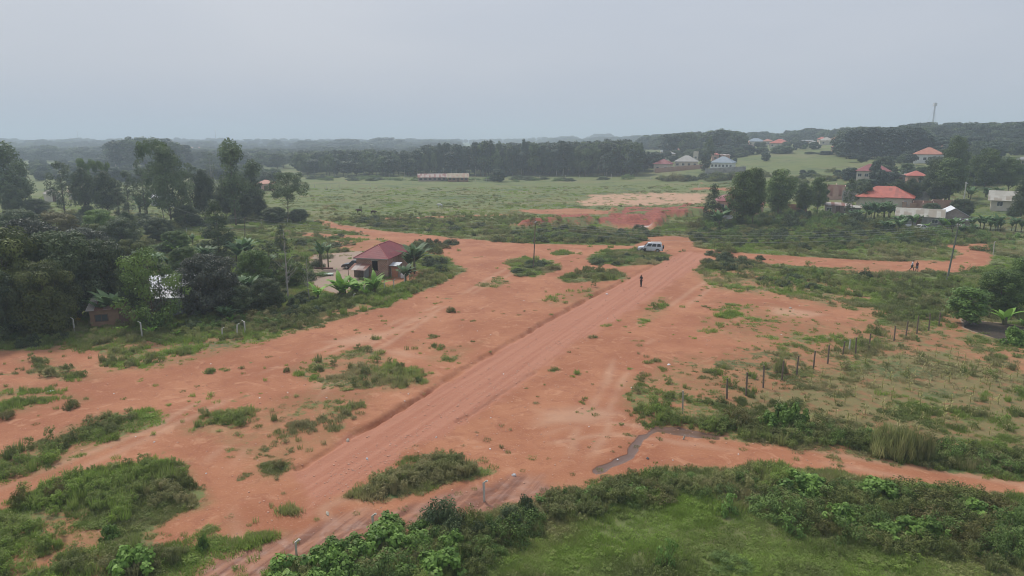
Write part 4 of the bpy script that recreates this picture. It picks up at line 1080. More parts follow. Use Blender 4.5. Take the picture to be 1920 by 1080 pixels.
tcol = col_of('tufts', [tuft(1, 46, .22, .24, .012), tuft(2, 60, .28, .20, .012), tuft(3, 40, .2, .34, .012), tuft(4, 70, .35, .22, .014), weed(5, 14, .25, .26, .09)])
wcol = col_of('weeds', [weed(11, 34, .42, .75, .12), weed(12, 40, .5, .6, .12), tuft(13, 80, .3, .85, .016, .35), weed(14, 30, .36, .95, .11)])

rs = np.random.RandomState(77)
def screen_samples(n, r0, r1, az0=-41, az1=41):
    r = np.exp(rs.uniform(np.log(r0), np.log(r1), n)); a = np.radians(rs.uniform(az0, az1, n))
    return np.sin(a) * r, np.cos(a) * r
LAWN = Gs([(820, 1100), (1000, 990), (1180, 930), (1400, 940), (1600, 1030), (1900, 1060), (2000, 1100)])
x, y = screen_samples(330000, 25, 300, -48, 52)
vg, rdm, wt, md_, ru, pl, plt_, th_ = cover(x, y)
fl = np.array([0.0])
keep = rs.random(len(x)) < np.maximum(np.clip(vg * 1.15 - .1, 0, 1), .07 * (th_ > .25)) * (1 - .8 * sstep(110, 220, np.hypot(x, y))) * np.where(plt_ > .5, .25, 1) * (.22 + .78 * sstep(.38, .60, fbm(x, y, 2.4, 401, 3))) * (.7 + .3 * sstep(.75, .93, th_)) + .004 * (rdm < .2)
x, y, vg = x[keep], y[keep], vg[keep]
r = np.hypot(x, y)
d1 = fbm(x, y, 11, 101, 3); d2 = fbm(x, y, 3.5, 107, 3)
hue = np.clip((d1 - .5) * 2.6 + (d2 - .5) * 1.6 + .42 + rs.normal(size=len(x)) * .14 + .38 * sstep(0, 4, poly_d(x, y, LAWN)), 0, 1)
dry = np.clip((fbm(x, y, 7, 113, 3) - .52) * 3.4 + rs.normal(size=len(x)) * .18 + .12, 0, .9) * (1 - .5 * sstep(0, 4, poly_d(x, y, LAWN)))
grow = 1 + .8 * sstep(50, 130, r) + 1.0 * sstep(130, 300, r)
sz = (.65 + .7 * rs.random(len(x))) * (.7 + .6 * fbm(x, y, 6, 131, 2)) * np.where(vg < .5, .7, 1)
sz_z = sz * np.minimum(grow, 1.25) * (.45 + .75 * sstep(.40, .68, fbm(x, y, 4, 431, 3))) * (1 - .35 * sstep(0, 3, poly_d(x, y, LAWN)))
z = H(x, y)
scatter('grass', np.stack([x, y, z], 1), np.stack([sz * grow, sz * grow, sz_z], 1), np.stack([x * 0, x * 0, rs.random(len(x)) * 6.28], 1), np.where(rs.random(len(x)) < .08, 4, rs.randint(0, 4, len(x))), tcol, 'green and straw coloured grass over the plain', dict(hue=hue, dry=dry))
print('grass', len(x))

# taller rank weeds: by noise, and thick in the verges and belts
WZ = [(Gs(p), d) for p, d in [
 ([(20,950),(60,905),(150,885),(260,870),(335,872),(365,910),(330,945),(240,975),(190,1000),(150,965),(60,975)], .8),
 ([(-40,985),(40,975),(150,1000),(260,1030),(330,1040),(420,1010),(430,1035),(330,1085),(-60,1100)], .6),
 ([(-40,870),(60,832),(130,800),(190,776),(262,790),(200,835),(130,868),(60,893),(-40,918)], .6),
 ([(640,935),(740,886),(790,868),(850,858),(900,880),(880,895),(760,922),(690,938)], 1.2),
 ([(1190,765),(1230,760),(1300,790),(1440,790),(1600,818),(1760,845),(1920,870),(1990,880),(1990,905),(1920,898),(1700,868),(1560,845),(1330,816),(1235,800)], 1.8),
 ([(1000,955),(1140,915),(1290,894),(1440,896),(1560,902),(1720,926),(1920,962),(1990,975),(1990,985),(1800,940),(1600,915),(1400,935),(1200,940),(1040,985)], 1.0),
 ([(480,1100),(620,1030),(860,985),(1000,960),(1010,1000),(860,1050),(820,1110)], 1.2),
 ([(0,650),(100,610),(300,600),(480,595),(620,560),(720,545),(840,500),(850,520),(730,570),(600,608),(480,640),(300,645),(120,650)], 1.0),
 ([(170,680),(260,642),(395,662),(340,682),(200,694)], .8), ([(30,674),(90,668),(150,690),(172,710),(110,718),(50,706)], .8),
 ([(535,692),(600,667),(690,655),(800,698),(812,722),(740,735),(640,727)], .25), ([(350,802),(380,772),(460,766),(512,786),(430,822)], .5),
 ([(1042,522),(1100,504),(1160,507),(1178,522),(1120,529)], .7),
 ([(1300,505),(1310,492),(1480,504),(1680,516),(1800,518),(1830,560),(1700,575),(1640,560),(1480,545),(1340,535)], .5),
 ([(1560,640),(1640,590),(1720,560),(1850,520),(1990,480),(1990,620),(1880,600),(1780,590),(1680,610),(1600,650)], .8),
 ([(1200,740),(1300,690),(1420,680),(1440,700),(1400,760),(1240,765)], .35),
 ([(1760,640),(1990,660),(1990,860),(1900,850)], .2),
 ([(1690,470),(1780,460),(1790,482),(1720,485),(1600,480),(1500,474),(1500,466)], .5),
 ([(900,455),(960,432),(1240,432),(1240,444),(1190,458)], .9), ([(1240,440),(1300,425),(1700,425),(1900,440),(1900,455),(1780,462),(1690,470),(1500,470),(1320,462)], .9),
 ([(600,410),(760,402),(960,402),(1100,425),(960,440),(860,445),(740,432)], .8), ([(460,430),(600,415),(760,440),(860,450),(760,480),(700,470),(600,470),(480,470)], .35)]]
X2 = []; Y2 = []
x, y = screen_samples(150000, 26, 260)
dens = .02 * np.ones(len(x)) * sstep(.5, .7, fbm(x, y, 9, 211, 3)) * (1 - sstep(0, 3, poly_d(x, y, LAWN)) * .85)
for P, d in WZ:
    xs = [q[0] for q in P]; ys = [q[1] for q in P]
    sel = (x > min(xs) - 2) & (x < max(xs) + 2) & (y > min(ys) - 2) & (y < max(ys) + 2)
    dens[sel] = np.maximum(dens[sel], d * .26 * sstep(-.4, .8, poly_d(x[sel], y[sel], P) + (fbm(x[sel], y[sel], 2, 7, 2) - .5) * 2) * (.35 + 1.1 * fbm(x[sel], y[sel], 4, 9, 3)))
vg, rdm, wt, md_, ru, pl, plt_, th_ = cover(x, y)
keep = (rs.random(len(x)) < dens) & (rs.random(len(x)) < vg) & (plt_ < .5)
x, y, vg = x[keep], y[keep], vg[keep]; r = np.hypot(x, y)
hue = np.clip(.30 + (fbm(x, y, 8, 301, 3) - .5) * 2.2 + rs.normal(size=len(x)) * .16, 0, 1)
dry = np.clip((fbm(x, y, 6, 307, 3) - .5) * 2.2 + rs.normal(size=len(x)) * .15 + .10, 0, .8)
s_ = (.45 + .55 * rs.random(len(x))); g_ = 1 + .7 * sstep(60, 160, r)
scatter('rank_weeds', np.stack([x, y, H(x, y)], 1), np.stack([s_ * g_, s_ * g_, s_ * np.minimum(g_, 1.3)], 1), np.stack([x * 0, x * 0, rs.random(len(x)) * 6.28], 1), rs.randint(0, 4, len(x)), wcol, 'knee high rank weeds on verges and rough ground', dict(hue=hue, dry=dry))
print('weeds', len(x))
# ------------------------------------------------------------------ building materials
def roofmat(name, c1, c2, patch=None, rough=.45, pitch=6.0, patch_at=.55):
    m, nt, b = newmat(name)
    t = nt.nodes.new('ShaderNodeTexCoord').outputs['Object']
    g = nt.nodes.new('ShaderNodeNewGeometry')
    se = nt.nodes.new('ShaderNodeSeparateXYZ'); nt.links.new(t, se.inputs[0])
    tcn = nt.nodes.new('ShaderNodeTexCoord'); sn = nt.nodes.new('ShaderNodeSeparateXYZ'); nt.links.new(tcn.outputs['Normal'], sn.inputs[0])
    side = mth(nt, 'GREATER_THAN', mth(nt, 'ABSOLUTE', sn.outputs[0]), mth(nt, 'ABSOLUTE', sn.outputs[1]))
    u = nt.nodes.new('ShaderNodeMix'); nt.links.new(side, u.inputs[0]); nt.links.new(se.outputs[0], u.inputs[2]); nt.links.new(se.outputs[1], u.inputs[3])
    wv = mth(nt, 'SINE', mth(nt, 'MULTIPLY', u.outputs[0], pitch * 6.283))
    bp = N(nt, 'ShaderNodeBump', Strength=.6, Distance=.03); nt.links.new(wv, bp.inputs['Height']); nt.links.new(bp.outputs[0], b.inputs['Normal'])
    c = mixc(nt, rng(nt, noise(nt, .7, 4, t), .35, .65), c1, c2)
    c = mixc(nt, mth(nt, 'MULTIPLY', rng(nt, wv, .5, 1), .18), c, tuple(x * .5 for x in c1))
    if patch:
        fl_ = mth(nt, 'MULTIPLY', mth(nt, 'FLOOR', mth(nt, 'MULTIPLY', u.outputs[0], 1.2)), 3.7)
        cb = nt.nodes.new('ShaderNodeCombineXYZ'); nt.links.new(fl_, cb.inputs[0]); nt.links.new(mth(nt, 'MULTIPLY', se.outputs[2], .4), cb.inputs[1])
        wn = nt.nodes.new('ShaderNodeTexNoise'); wn.inputs['Scale'].default_value = 1.3; nt.links.new(cb.outputs[0], wn.inputs['Vector'])
        c = mixc(nt, rng(nt, wn.outputs['Fac'], patch_at - .03, patch_at + .03), c, patch)
    nt.links.new(c, b.inputs['Base Color']); b.inputs['Roughness'].default_value = rough
    b.inputs['Specular IOR Level'].default_value = .4
    return m
def brickmat(name, c1, c2, mortar, scale=1.0):
    m, nt, b = newmat(name)
    t = nt.nodes.new('ShaderNodeTexCoord').outputs['Object']; se = nt.nodes.new('ShaderNodeSeparateXYZ'); nt.links.new(t, se.inputs[0])
    cb = nt.nodes.new('ShaderNodeCombineXYZ'); nt.links.new(mth(nt, 'ADD', se.outputs[0], se.outputs[1]), cb.inputs[0]); nt.links.new(se.outputs[2], cb.inputs[1])
    br = nt.nodes.new('ShaderNodeTexBrick'); nt.links.new(cb.outputs[0], br.inputs['Vector'])
    br.inputs['Scale'].default_value = scale; br.inputs['Brick Width'].default_value = .30; br.inputs['Row Height'].default_value = .16
    br.inputs['Mortar Size'].default_value = .035; br.inputs['Bias'].default_value = 0
    br.inputs['Color1'].default_value = rgba(c1); br.inputs['Color2'].default_value = rgba(c2); br.inputs['Mortar'].default_value = rgba(mortar)
    c = mixc(nt, mth(nt, 'MULTIPLY', rng(nt, noise(nt, 1.1, 4, t), .45, .7), .35), br.outputs['Color'], tuple(x * .6 for x in c1))
    nt.links.new(c, b.inputs['Base Color']); b.inputs['Roughness'].default_value = .9
    bp = N(nt, 'ShaderNodeBump', Strength=.5, Distance=.02); nt.links.new(br.outputs['Fac'], bp.inputs['Height']); bp.invert = True; nt.links.new(bp.outputs[0], b.inputs['Normal'])
    return m
RF_MAROON = roofmat('roof_maroon', (.27, .045, .05), (.215, .036, .042))
RF_RED = roofmat('roof_red', (.55, .13, .08), (.45, .10, .065), (.36, .09, .06), patch_at=.6)
RF_ORANGE = roofmat('roof_orange', (.50, .19, .11), (.42, .15, .09))
RF_GREY = roofmat('roof_grey', (.30, .30, .28), (.24, .235, .215))
RF_DARK = roofmat('roof_dark_grey', (.12, .13, .14), (.16, .17, .18))
RF_BLUE = roofmat('roof_blue_grey', (.20, .27, .33), (.25, .31, .36))
RF_SHINY = roofmat('roof_shiny_iron', (.80, .82, .84), (.70, .73, .77), rough=.35)
RF_OLDIRON = roofmat('roof_old_iron', (.46, .44, .38), (.38, .36, .30), (.30, .26, .20), rough=.6)
RF_RUST = roofmat('roof_rusty', (.28, .12, .085), (.20, .085, .06), (.48, .42, .38), rough=.7, patch_at=.52)
RF_SHEDRUST = roofmat('roof_streaked', (.34, .15, .12), (.28, .12, .10), (.44, .36, .31), rough=.7, patch_at=.5)
RF_BEIGE = roofmat('roof_beige', (.46, .39, .28), (.38, .31, .22), (.40, .24, .17), rough=.7, patch_at=.58)
W_BRICK = brickmat('wall_brick_speckled', (.42, .19, .125), (.26, .12, .085), (.50, .36, .28))
W_BRICKG = brickmat('wall_brick_grey', (.30, .22, .18), (.24, .17, .14), (.36, .31, .27))
W_BRICKR = brickmat('wall_brick_raw', (.42, .22, .15), (.36, .18, .12), (.42, .30, .23))
W_MUD = M('wall_mud', (.30, .18, .11), (.24, .14, .09), 1.5)
W_GREY = M('wall_cement', (.34, .33, .31), (.26, .25, .235), .9, c3=(.20, .19, .18))
W_CREAM = M('wall_cream', (.62, .56, .46), (.55, .49, .40), .8)
W_WHITE = M('wall_white', (.74, .74, .72), (.66, .66, .64), .8)
W_SHEET = roofmat('wall_iron_sheet', (.42, .44, .42), (.36, .38, .36), rough=.55)
W_PINK = M('wall_pinkish', (.55, .36, .28), (.48, .30, .24), .9)
WOODM = M('plank_wood', (.40, .27, .17), (.30, .20, .13), 3)
WOODD = M('weathered_post_wood', (.13, .10, .075), (.20, .155, .12), 4)
WOODP = M('pale_post_wood', (.42, .38, .31), (.34, .30, .24), 4)
CONC = M('pale_concrete', (.56, .54, .48), (.46, .44, .39), 4, c3=(.36, .35, .31))
INSHADE = M('interior_shade_black', (.02, .018, .016), (.03, .026, .022), 2)  # near-black colour stands in for the shade indoors
GLASSM = M('window_glass', (.05, .06, .07), (.08, .09, .10), .6, rough=.12)
FRAMEW = M('frame_white', (.7, .7, .68), None, 3)
FRAMEB = M('frame_brown', (.16, .09, .06), None, 3)
ORANGED = M('door_orange', (.48, .20, .10), (.40, .15, .08), 4)
METAL = M('galvanised_metal', (.42, .43, .44), (.35, .36, .37), 3, rough=.45, metal=.4)
SILVER = M('metal_sheet', (.62, .65, .68), (.52, .55, .58), 2, rough=.35)
WHITEP = M('white_plastic', (.80, .80, .80), None, 3, rough=.5)

def add_window(parent, x, z, w_, h_, y, fm=FRAMEW, pane=GLASSM, t=.08):
    f = MB()
    f.box(x - w_ / 2, y - .05, z, x - w_ / 2 + t, y - .003, z + h_); f.box(x + w_ / 2 - t, y - .05, z, x + w_ / 2, y - .003, z + h_)
    f.box(x - w_ / 2 + t, y - .05, z, x + w_ / 2 - t, y - .003, z + t); f.box(x - w_ / 2 + t, y - .05, z + h_ - t, x + w_ / 2 - t, y - .003, z + h_)
    f.box(x - .025, y - .045, z + t, x + .025, y - .006, z + h_ - t)
    fo = f.obj('window', fm, parent)
    MB().box(x - w_ / 2 + t, y - .03, z + t, x + w_ / 2 - t, y - .012, z + h_ - t).obj('pane', pane, fo)
    return fo
def hip(mb, w_, d_, z, rise, o=.5, axis='x', fz=.12):
    a, b_ = w_ / 2 + o, d_ / 2 + o
    if axis == 'x': k = min(b_, a * .95); top = [(-a + k, 0), (a - k, 0)]
    else: k = min(a, b_ * .95); top = [(0, -b_ + k), (0, b_ - k)]
    v = [(-a, -b_, z), (a, -b_, z), (a, b_, z), (-a, b_, z), (-a, -b_, z + fz), (a, -b_, z + fz), (a, b_, z + fz), (-a, b_, z + fz), (*top[0], z + rise), (*top[1], z + rise)]
    f = [(3, 2, 1, 0), (0, 1, 5, 4), (1, 2, 6, 5), (2, 3, 7, 6), (3, 0, 4, 7)]
    if axis == 'x': f += [(4, 5, 9, 8), (5, 6, 9), (6, 7, 8, 9), (7, 4, 8)]
    else: f += [(4, 5, 8), (5, 6, 9, 8), (6, 7, 9), (7, 4, 8, 9)]
    return mb.add(v, f)
def gable(mb, w_, d_, z, rise, o=.4, axis='x', t=.06):
    """Two sloping sheets; ridge along axis."""
    a, b_ = w_ / 2 + o, d_ / 2 + o
    if axis == 'x':
        e = z - rise * o / (d_ / 2)
        return mb.prism([(0, z + rise), (0, z + rise + t), (-b_, e + t), (-b_, e)], -a, a, Matrix.Rotation(math.pi / 2, 4, 'Z')).prism([(0, z + rise), (b_, e), (b_, e + t), (0, z + rise + t)], -a, a, Matrix.Rotation(math.pi / 2, 4, 'Z'))
    e = z - rise * o / (w_ / 2)
    return mb.prism([(0, z + rise), (0, z + rise + t), (-a, e + t), (-a, e)], -b_, b_).prism([(0, z + rise), (a, e), (a, e + t), (0, z + rise + t)], -b_, b_)
HN = 0
def house(label, px, yb, wpx, dep, hw, kind, rise, wall, roof, rot=0.0, wins=3, door=True, group=None, name='house', axis='x', over=.5, cat='house', wm=None, second=None, fm=FRAMEW):
    p = G(px, yb); w_ = wm or wpx * mpp(p)
    th = R(rot) - math.atan2(p.x, p.y)                       # turned to face the open ground
    c = p + Vector((math.sin(-th), math.cos(th), 0)) * (dep / 2); c.z = float(H(c.x, c.y)[0]); c.z = min(c.z, p.z + .3)
    e = empty(name, c, th, label, cat, group)
    wl = MB().box(-w_ / 2, -dep / 2, -1.5, w_ / 2, dep / 2, hw)
    if kind == 'gable':
        if axis == 'y': wl.prism([(-w_ / 2, hw), (w_ / 2, hw), (0, hw + rise - .02)], -dep / 2, dep / 2)
        else: wl.prism([(-dep / 2, hw), (dep / 2, hw), (0, hw + rise - .02)], -w_ / 2, w_ / 2, Matrix.Rotation(math.pi / 2, 4, 'Z'))
    wl.obj('wall', wall, e)
    rf = MB()
    if kind == 'hip': rise = min(rise, .30 * min(w_, dep * 1.2))
    if kind == 'hip': hip(rf, w_, dep, hw + .003, rise, over, axis)
    elif kind == 'gable': gable(rf, w_, dep, hw + .01, rise, over, axis)
    elif kind == 'shed':
        rf.prism([(-dep / 2 - over, hw + .02), (dep / 2 + over, hw + rise), (dep / 2 + over, hw + rise + .08), (-dep / 2 - over, hw + .10)], -w_ / 2 - over, w_ / 2 + over, Matrix.Rotation(math.pi / 2, 4, 'Z'))
        MB().prism([(-dep / 2, hw + .003), (dep / 2, hw + .003), (dep / 2, hw + rise * .9)], -w_ / 2, w_ / 2, Matrix.Rotation(math.pi / 2, 4, 'Z')).obj('gable_wall', wall, e)
    if kind != 'none':
        ro = rf.obj('roof', roof, e)
        if second:                                             # a cross wing roof on the same house
            sx, sd, sr = second
            s_ = MB(); hip(s_, w_ * .45, dep * .8, hw + .006, sr, over * .8, 'y')
            so = s_.obj('wing_roof', roof, e); so.location = (sx * w_, -dep * .28, 0)
            MB().box(sx * w_ - w_ * .2, -dep * .62, -1.5, sx * w_ + w_ * .2, -dep / 2 - .003, hw - .01).obj('wing_wall', wall, e)
    y = -dep / 2
    n = wins + (1 if door else 0)
    for i in range(n):
        x = -w_ / 2 + w_ * (i + .5) / max(n, 1)
        if second and abs(x - second[0] * w_) < w_ * .23: continue
        if door and i == n // 2:
            d_ = MB().box(x - .5, y - .04, 0.02, x + .5, y - .003, 2.1).obj('door', FRAMEB, e)
            MB().box(x + .32, y - .07, 1.0, x + .4, y - .043, 1.1).obj('handle', METAL, d_)
        else: add_window(e, x, min(1.0, hw * .35), min(1.3, w_ / n * .6), min(1.2, hw * .42), y, fm)
    return e

# ---- the brick house by the yard
th = R(-13); Wd, Dp, hw = 4.9, 9.2, 2.75
cn = G(727, 521); ex = Vector((math.cos(th), math.sin(th), 0)); ey = Vector((-math.sin(th), math.cos(th), 0))
ctr = cn - ex * (Wd / 2) + ey * (Dp / 2); ctr.z = float(H(ctr.x, ctr.y)[0])
bh = empty('brick_house', ctr, th, 'small speckled brick house with a maroon hipped roof beside the dirt yard', 'house')
w1 = MB(); a, b_ = Wd / 2, Dp / 2; ox0, ox1, oz0, oz1 = .0, .95, .95, 2.45
w1.box(-a, -b_, -.6, ox0, -b_ + .2, hw); w1.box(ox1, -b_, -.6, a, -b_ + .2, hw); w1.box(ox0, -b_, -.6, ox1, -b_ + .2, oz0); w1.box(ox0, -b_, oz1, ox1, -b_ + .2, hw)
w1.box(-a, -b_ + .2, -.6, -a + .2, b_, hw); w1.box(a - .2, -b_ + .2, -.6, a, b_, hw); w1.box(-a + .2, b_ - .2, -.6, a - .2, b_, hw)
w1.obj('wall', W_BRICK, bh)
MB().box(-a + .21, -b_ + .5, -.1, a - .21, b_ - .21, .02).obj('floor_slab', INSHADE, bh)
MB().box(-a + .21, -b_ + 1.6, .02, a - .21, -b_ + 1.7, hw - .1).obj('inner_wall', INSHADE, bh)  # indoor shade put into the colour behind the window opening
MB().box(ox0 - .1, -b_ - .015, oz1, ox1 + .1, -b_ - .003, oz1 + .16).obj('lintel', CONC, bh)
fr = MB().box(ox0 + .003, -b_ + .05, oz0 + .003, ox0 + .06, -b_ + .1, oz1 - .003).box(ox1 - .06, -b_ + .05, oz0 + .003, ox1 - .003, -b_ + .1, oz1 - .003); fr.obj('window_frame', FRAMEB, bh)
rm = MB(); hip(rm, Wd, Dp, hw + .003, 1.75, .32, 'y', .1); rfo = rm.obj('roof', RF_MAROON, bh)
rc = MB(); A_, B_ = Wd / 2 + .32, Dp / 2 + .32; z0, z1 = hw + .12, hw + 1.77; t0 = (0, -B_ + A_, z1); t1 = (0, B_ - A_, z1)
for q in ((-A_, -B_), (A_, -B_)): rc.tube([(q[0], q[1], z0), t0], .055, 6)
for q in ((-A_, B_), (A_, B_)): rc.tube([(q[0], q[1], z0), t1], .055, 6)
rc.tube([t0, t1], .055, 6); rc.obj('ridge_cap', M('ridge_cap_pink', (.46, .17, .16), None, 3), rfo)
MB().box(-A_, -B_ - .03, hw - .05, A_, -B_ - .003, hw + .11).obj('fascia', M('fascia_dull', (.32, .27, .24), None, 3), bh)
def loc_at(x, y, z=0): q = ctr + ex * x + ey * y; return Vector((q.x, q.y, float(H(q.x, q.y)[0]) + z))
# lean-to in front of it
lt = empty('lean_to', loc_at(-1.45, -b_ - 1.25), th, 'patched rusty iron lean-to against the brick house', 'lean-to')
MB().prism([(-1.1, 1.45), (1.1, 2.05), (1.1, 2.09), (-1.1, 1.49)], -1.45, 1.25, Matrix.Rotation(math.pi / 2, 4, 'Z')).obj('roof', RF_RUST, lt)
for x in (-1.3, 1.1): MB().tube([(x, -.95, -.2), (x, -.95, 1.44)], .05, 6).obj('post', WOODD, lt)
MB().box(-1.3, .9, -.2, 1.1, 1.0, 1.9).obj('back_wall', WOODD, lt)
MB().box(1.02, -.9, -.2, 1.1, .88, 1.5).obj('side_wall', W_GREY, lt)
# outhouse with an orange door
oh = empty('outhouse', loc_at(a + .95, -b_ + .9), th, 'narrow outhouse with an orange door beside the brick house', 'outhouse')
MB().box(-.65, -.4, -.3, .65, .6, 1.7).obj('wall', W_BRICKG, oh)
dd = MB().box(-.45, -.45, .05, .45, -.403, 1.6).obj('door', ORANGED, oh); MB().box(.3, -.48, .8, .36, -.453, .9).obj('handle', METAL, dd)
MB().box(-.52, -.44, 0, -.453, -.403, 1.68).box(.453, -.44, 0, .52, -.403, 1.68).obj('door_frame', WOODM, oh)
MB().prism([(-.8, 1.75), (.8, 2.05), (.8, 2.09), (-.8, 1.79)], -.75, .7, Matrix.Rotation(math.pi / 2, 4, 'Z')).obj('roof', SILVER, oh)

# ---- western village
house('long corrugated hut with a shiny iron roof among dark trees', 322, 596, 92, 9.0, 2.4, 'gable', 1.7, W_SHEET, RF_SHINY, -16, 1, False, name='iron_roofed_house', over=.35, fm=FRAMEB)
house('mud walled hut behind the large banana clump', 214, 612, 74, 4, 2.0, 'shed', .5, W_MUD, RF_RUST, -8, 1, True, name='mud_hut', over=.3, fm=FRAMEB)
house('small house with a dull grey roof behind banana leaves', 218, 498, 50, 4.5, 2.3, 'hip', 1.2, W_GREY, RF_GREY, 10, 1, True, name='house')
house('beige mud house with a pale gable west of the grove', 103, 378, 22, 6, 2.6, 'gable', 1.3, W_CREAM, RF_OLDIRON, 10, 0, True, axis='y', over=.3)
house('beige mud house with a rusty slope between grove trees', 148, 374, 32, 6, 2.6, 'gable', 1.6, W_CREAM, RF_BEIGE, -8, 1, True, over=.3)
house('pale walled house hidden behind the tiered eucalyptus', 465, 362, 34, 6, 2.8, 'hip', 1.4, W_WHITE, RF_ORANGE, 4, 2, True)
house('house with a rusty roof behind the umbrella tree', 498, 358, 30, 6, 2.8, 'hip', 1.5, W_PINK, RF_ORANGE, -6, 2, True)
house('low house glimpsed through the big eucalyptus', 305, 386, 30, 5, 2.4, 'gable', 1.3, W_GREY, RF_SHINY, 8, 1, True)
ps = empty('plank_shed', GH(125, 600), R(-6), 'open plank shed with a dark sloping roof under the trees', 'shed')
MB().prism([(-1.2, 2.0), (1.2, 1.6), (1.2, 1.65), (-1.2, 2.05)], -1.6, 1.5, Matrix.Rotation(math.pi / 2, 4, 'Z')).obj('roof', RF_GREY, ps)
MB().box(-1.3, -.9, .5, .9, -.8, 1.15).obj('plank_wall', WOODM, ps)
for x in (-1.35, 1.25): MB().tube([(x, -.9, -.3), (x, -.9, 1.9)], .05, 6).obj('post', WOODD, ps)
MB().box(-1.3, .9, -.3, 1.2, 1.0, 1.6).obj('back_wall', W_BRICKG, ps)
sch = house('two storey school block with a long orange roof in the haze', 375, 287, 62, 10, 6.2, 'hip', 2.6, W_CREAM, RF_ORANGE, 3, 8, False, name='school_block', cat='building')
p_ = sch
for x in range(-12, 13, 3): add_window(sch, x, 3.9, 1.5, 1.3, -5)
MB().box(-14.5, -5.5, 3.0, 14.5, -5.06, 3.25).obj('balcony', W_WHITE, sch)
for px, yb, wp, rf, lab in [(512, 279, 12, RF_ORANGE, 'tiny orange roofed house deep in the western haze'), (552, 276, 11, RF_ORANGE, 'tiny tiled house on the hazy western rise'), (608, 282, 10, RF_ORANGE, 'tiny roof peeping over the plantation'), (668, 289, 18, RF_BEIGE, 'pale roof just above the plantation crowns')]:
    house(lab, px, yb, wp, 8, 3.5, 'hip', 2.2, W_PINK, rf, random.uniform(-10, 10), 2, False, over=.5)

# ---- long sheds in the meadow
house('long low shed with a rust and white streaked roof', 811, 340, 52, 6, 2.1, 'gable', 1.5, W_BRICKG, RF_SHEDRUST, 2, 6, False, name='farm_shed', cat='shed', over=.4, fm=FRAMEB)
house('long low shed with a beige sheeted roof', 859, 341, 38, 6, 2.2, 'gable', 1.7, W_MUD, RF_BEIGE, -2, 4, True, name='farm_shed', cat='shed', over=.4, fm=FRAMEB)

# ---- eastern village
house('house with a bright red hipped roof and a wing behind bananas', 1655, 392, 92, 9, 3.0, 'hip', 2.9, W_CREAM, RF_RED, -3, 3, True, over=.6, second=(-.24, 0, 2.0))
house('long house with an old pale iron roof among scrap', 1722, 424, 76, 6, 2.3, 'gable', 1.5, W_GREY, RF_OLDIRON, 0, 2, True, over=.35)
gb = house('grey brick house with a white edged gable roof', 1787, 424, 46, 7, 2.4, 'gable', 1.7, W_BRICKG, RF_SHINY, 8, 0, False, axis='y', over=.35)
an = house('small flat roofed annex in front of the gabled brick house', 1804, 427, 24, 1.6, 1.7, 'shed', .2, W_BRICKG, SILVER, 8, 0, True, name='annex', cat='annex', over=.3)
house('grey roofed house with a white pillared veranda', 1890, 396, 56, 7, 2.8, 'gable', 1.9, W_CREAM, RF_OLDIRON, 2, 1, True, name='veranda_house', over=.8)
def ruin(label, x0, x1, yb, hgt, dep, mat, rot=0, cells=3):
    p = G((x0 + x1) / 2, yb); w_ = (x1 - x0) * mpp(p); th_ = R(rot) - math.atan2(p.x, p.y)
    c = p + Vector((-math.sin(th_), math.cos(th_), 0)) * dep / 2; c.z = p.z
    e = empty('roofless_house', c, th_, label, 'unfinished house'); m_ = MB()
    m_.box(-w_ / 2 + .2, dep / 2 - .2, -1.5, w_ / 2 - .2, dep / 2, hgt)
    m_.box(-w_ / 2, -dep / 2, -1.5, -w_ / 2 + .2, dep / 2, hgt); m_.box(w_ / 2 - .2, -dep / 2, -1.5, w_ / 2, dep / 2, hgt)
    n = cells
    xs = np.linspace(-w_ / 2 + .2, w_ / 2 - .2, n + 1)
    for i in range(n):
        g0, g1 = xs[i] + (xs[i + 1] - xs[i]) * .35, xs[i] + (xs[i + 1] - xs[i]) * .68
        m_.box(xs[i], -dep / 2, -1.5, g0, -dep / 2 + .2, hgt * random.uniform(.85, 1)); m_.box(g1, -dep / 2, -1.5, xs[i + 1], -dep / 2 + .2, hgt * random.uniform(.85, 1)); m_.box(g0, -dep / 2, -1.5, g1, -dep / 2 + .2, 1.0)
        if i: m_.box(xs[i] - .1, -dep / 2 + .2, -1.5, xs[i] + .1, dep / 2 - .2, hgt * random.uniform(.9, 1.15))
    m_.obj('wall', mat, e)
    MB().box(-w_ / 2 + .2, -dep / 2 + .2, -.5, w_ / 2 - .2, dep / 2 - .2, .05).obj('floor_slab', W_MUD, e)
    return e
ruin('roofless red brick walls behind the long iron roof', 1694, 1745, 396, 2.4, 7, W_BRICKR)
ruin('roofless brick walls next to the concrete pole', 1748, 1802, 398, 2.7, 7, W_BRICKR)
ruin('unfinished pinkish house with a round arch', 1549, 1582, 374, 4.2, 7, W_PINK, 0, 2)
ruin('brown unfinished walls beyond the large eucalypts', 1464, 1510, 404, 2.5, 6, W_BRICKR, 0, 3)
fw = MB(); 
def wall_run(label, pts, hgt, mat, name='boundary_wall'):
    m_ = MB(); prev = None
    for a_, b_ in zip(pts[:-1], pts[1:]):
        p, q = G(*a_), G(*b_); d = (q - p); n_ = Vector((-d.y, d.x, 0)).normalized() * .1
        vs = []
        for P_ in (p, q):
            for s in (-1, 1):
                vs.append(P_ + n_ * s + Vector((0, 0, -1))); vs.append(P_ + n_ * s + Vector((0, 0, hgt)))
        m_.add(vs, [(0, 1, 3, 2), (4, 6, 7, 5), (0, 4, 5, 1), (2, 3, 7, 6), (1, 5, 7, 3), (0, 2, 6, 4)])
    return tag(m_.obj(name, mat), label, 'wall', kind='thing')
wall_run('long grey concrete block wall behind the red roof', [(1578, 378), (1630, 378)], 3.4, W_GREY)
wall_run('long grey concrete block wall under the hillside trees', [(1672, 380), (1742, 380)], 3.2, W_GREY)
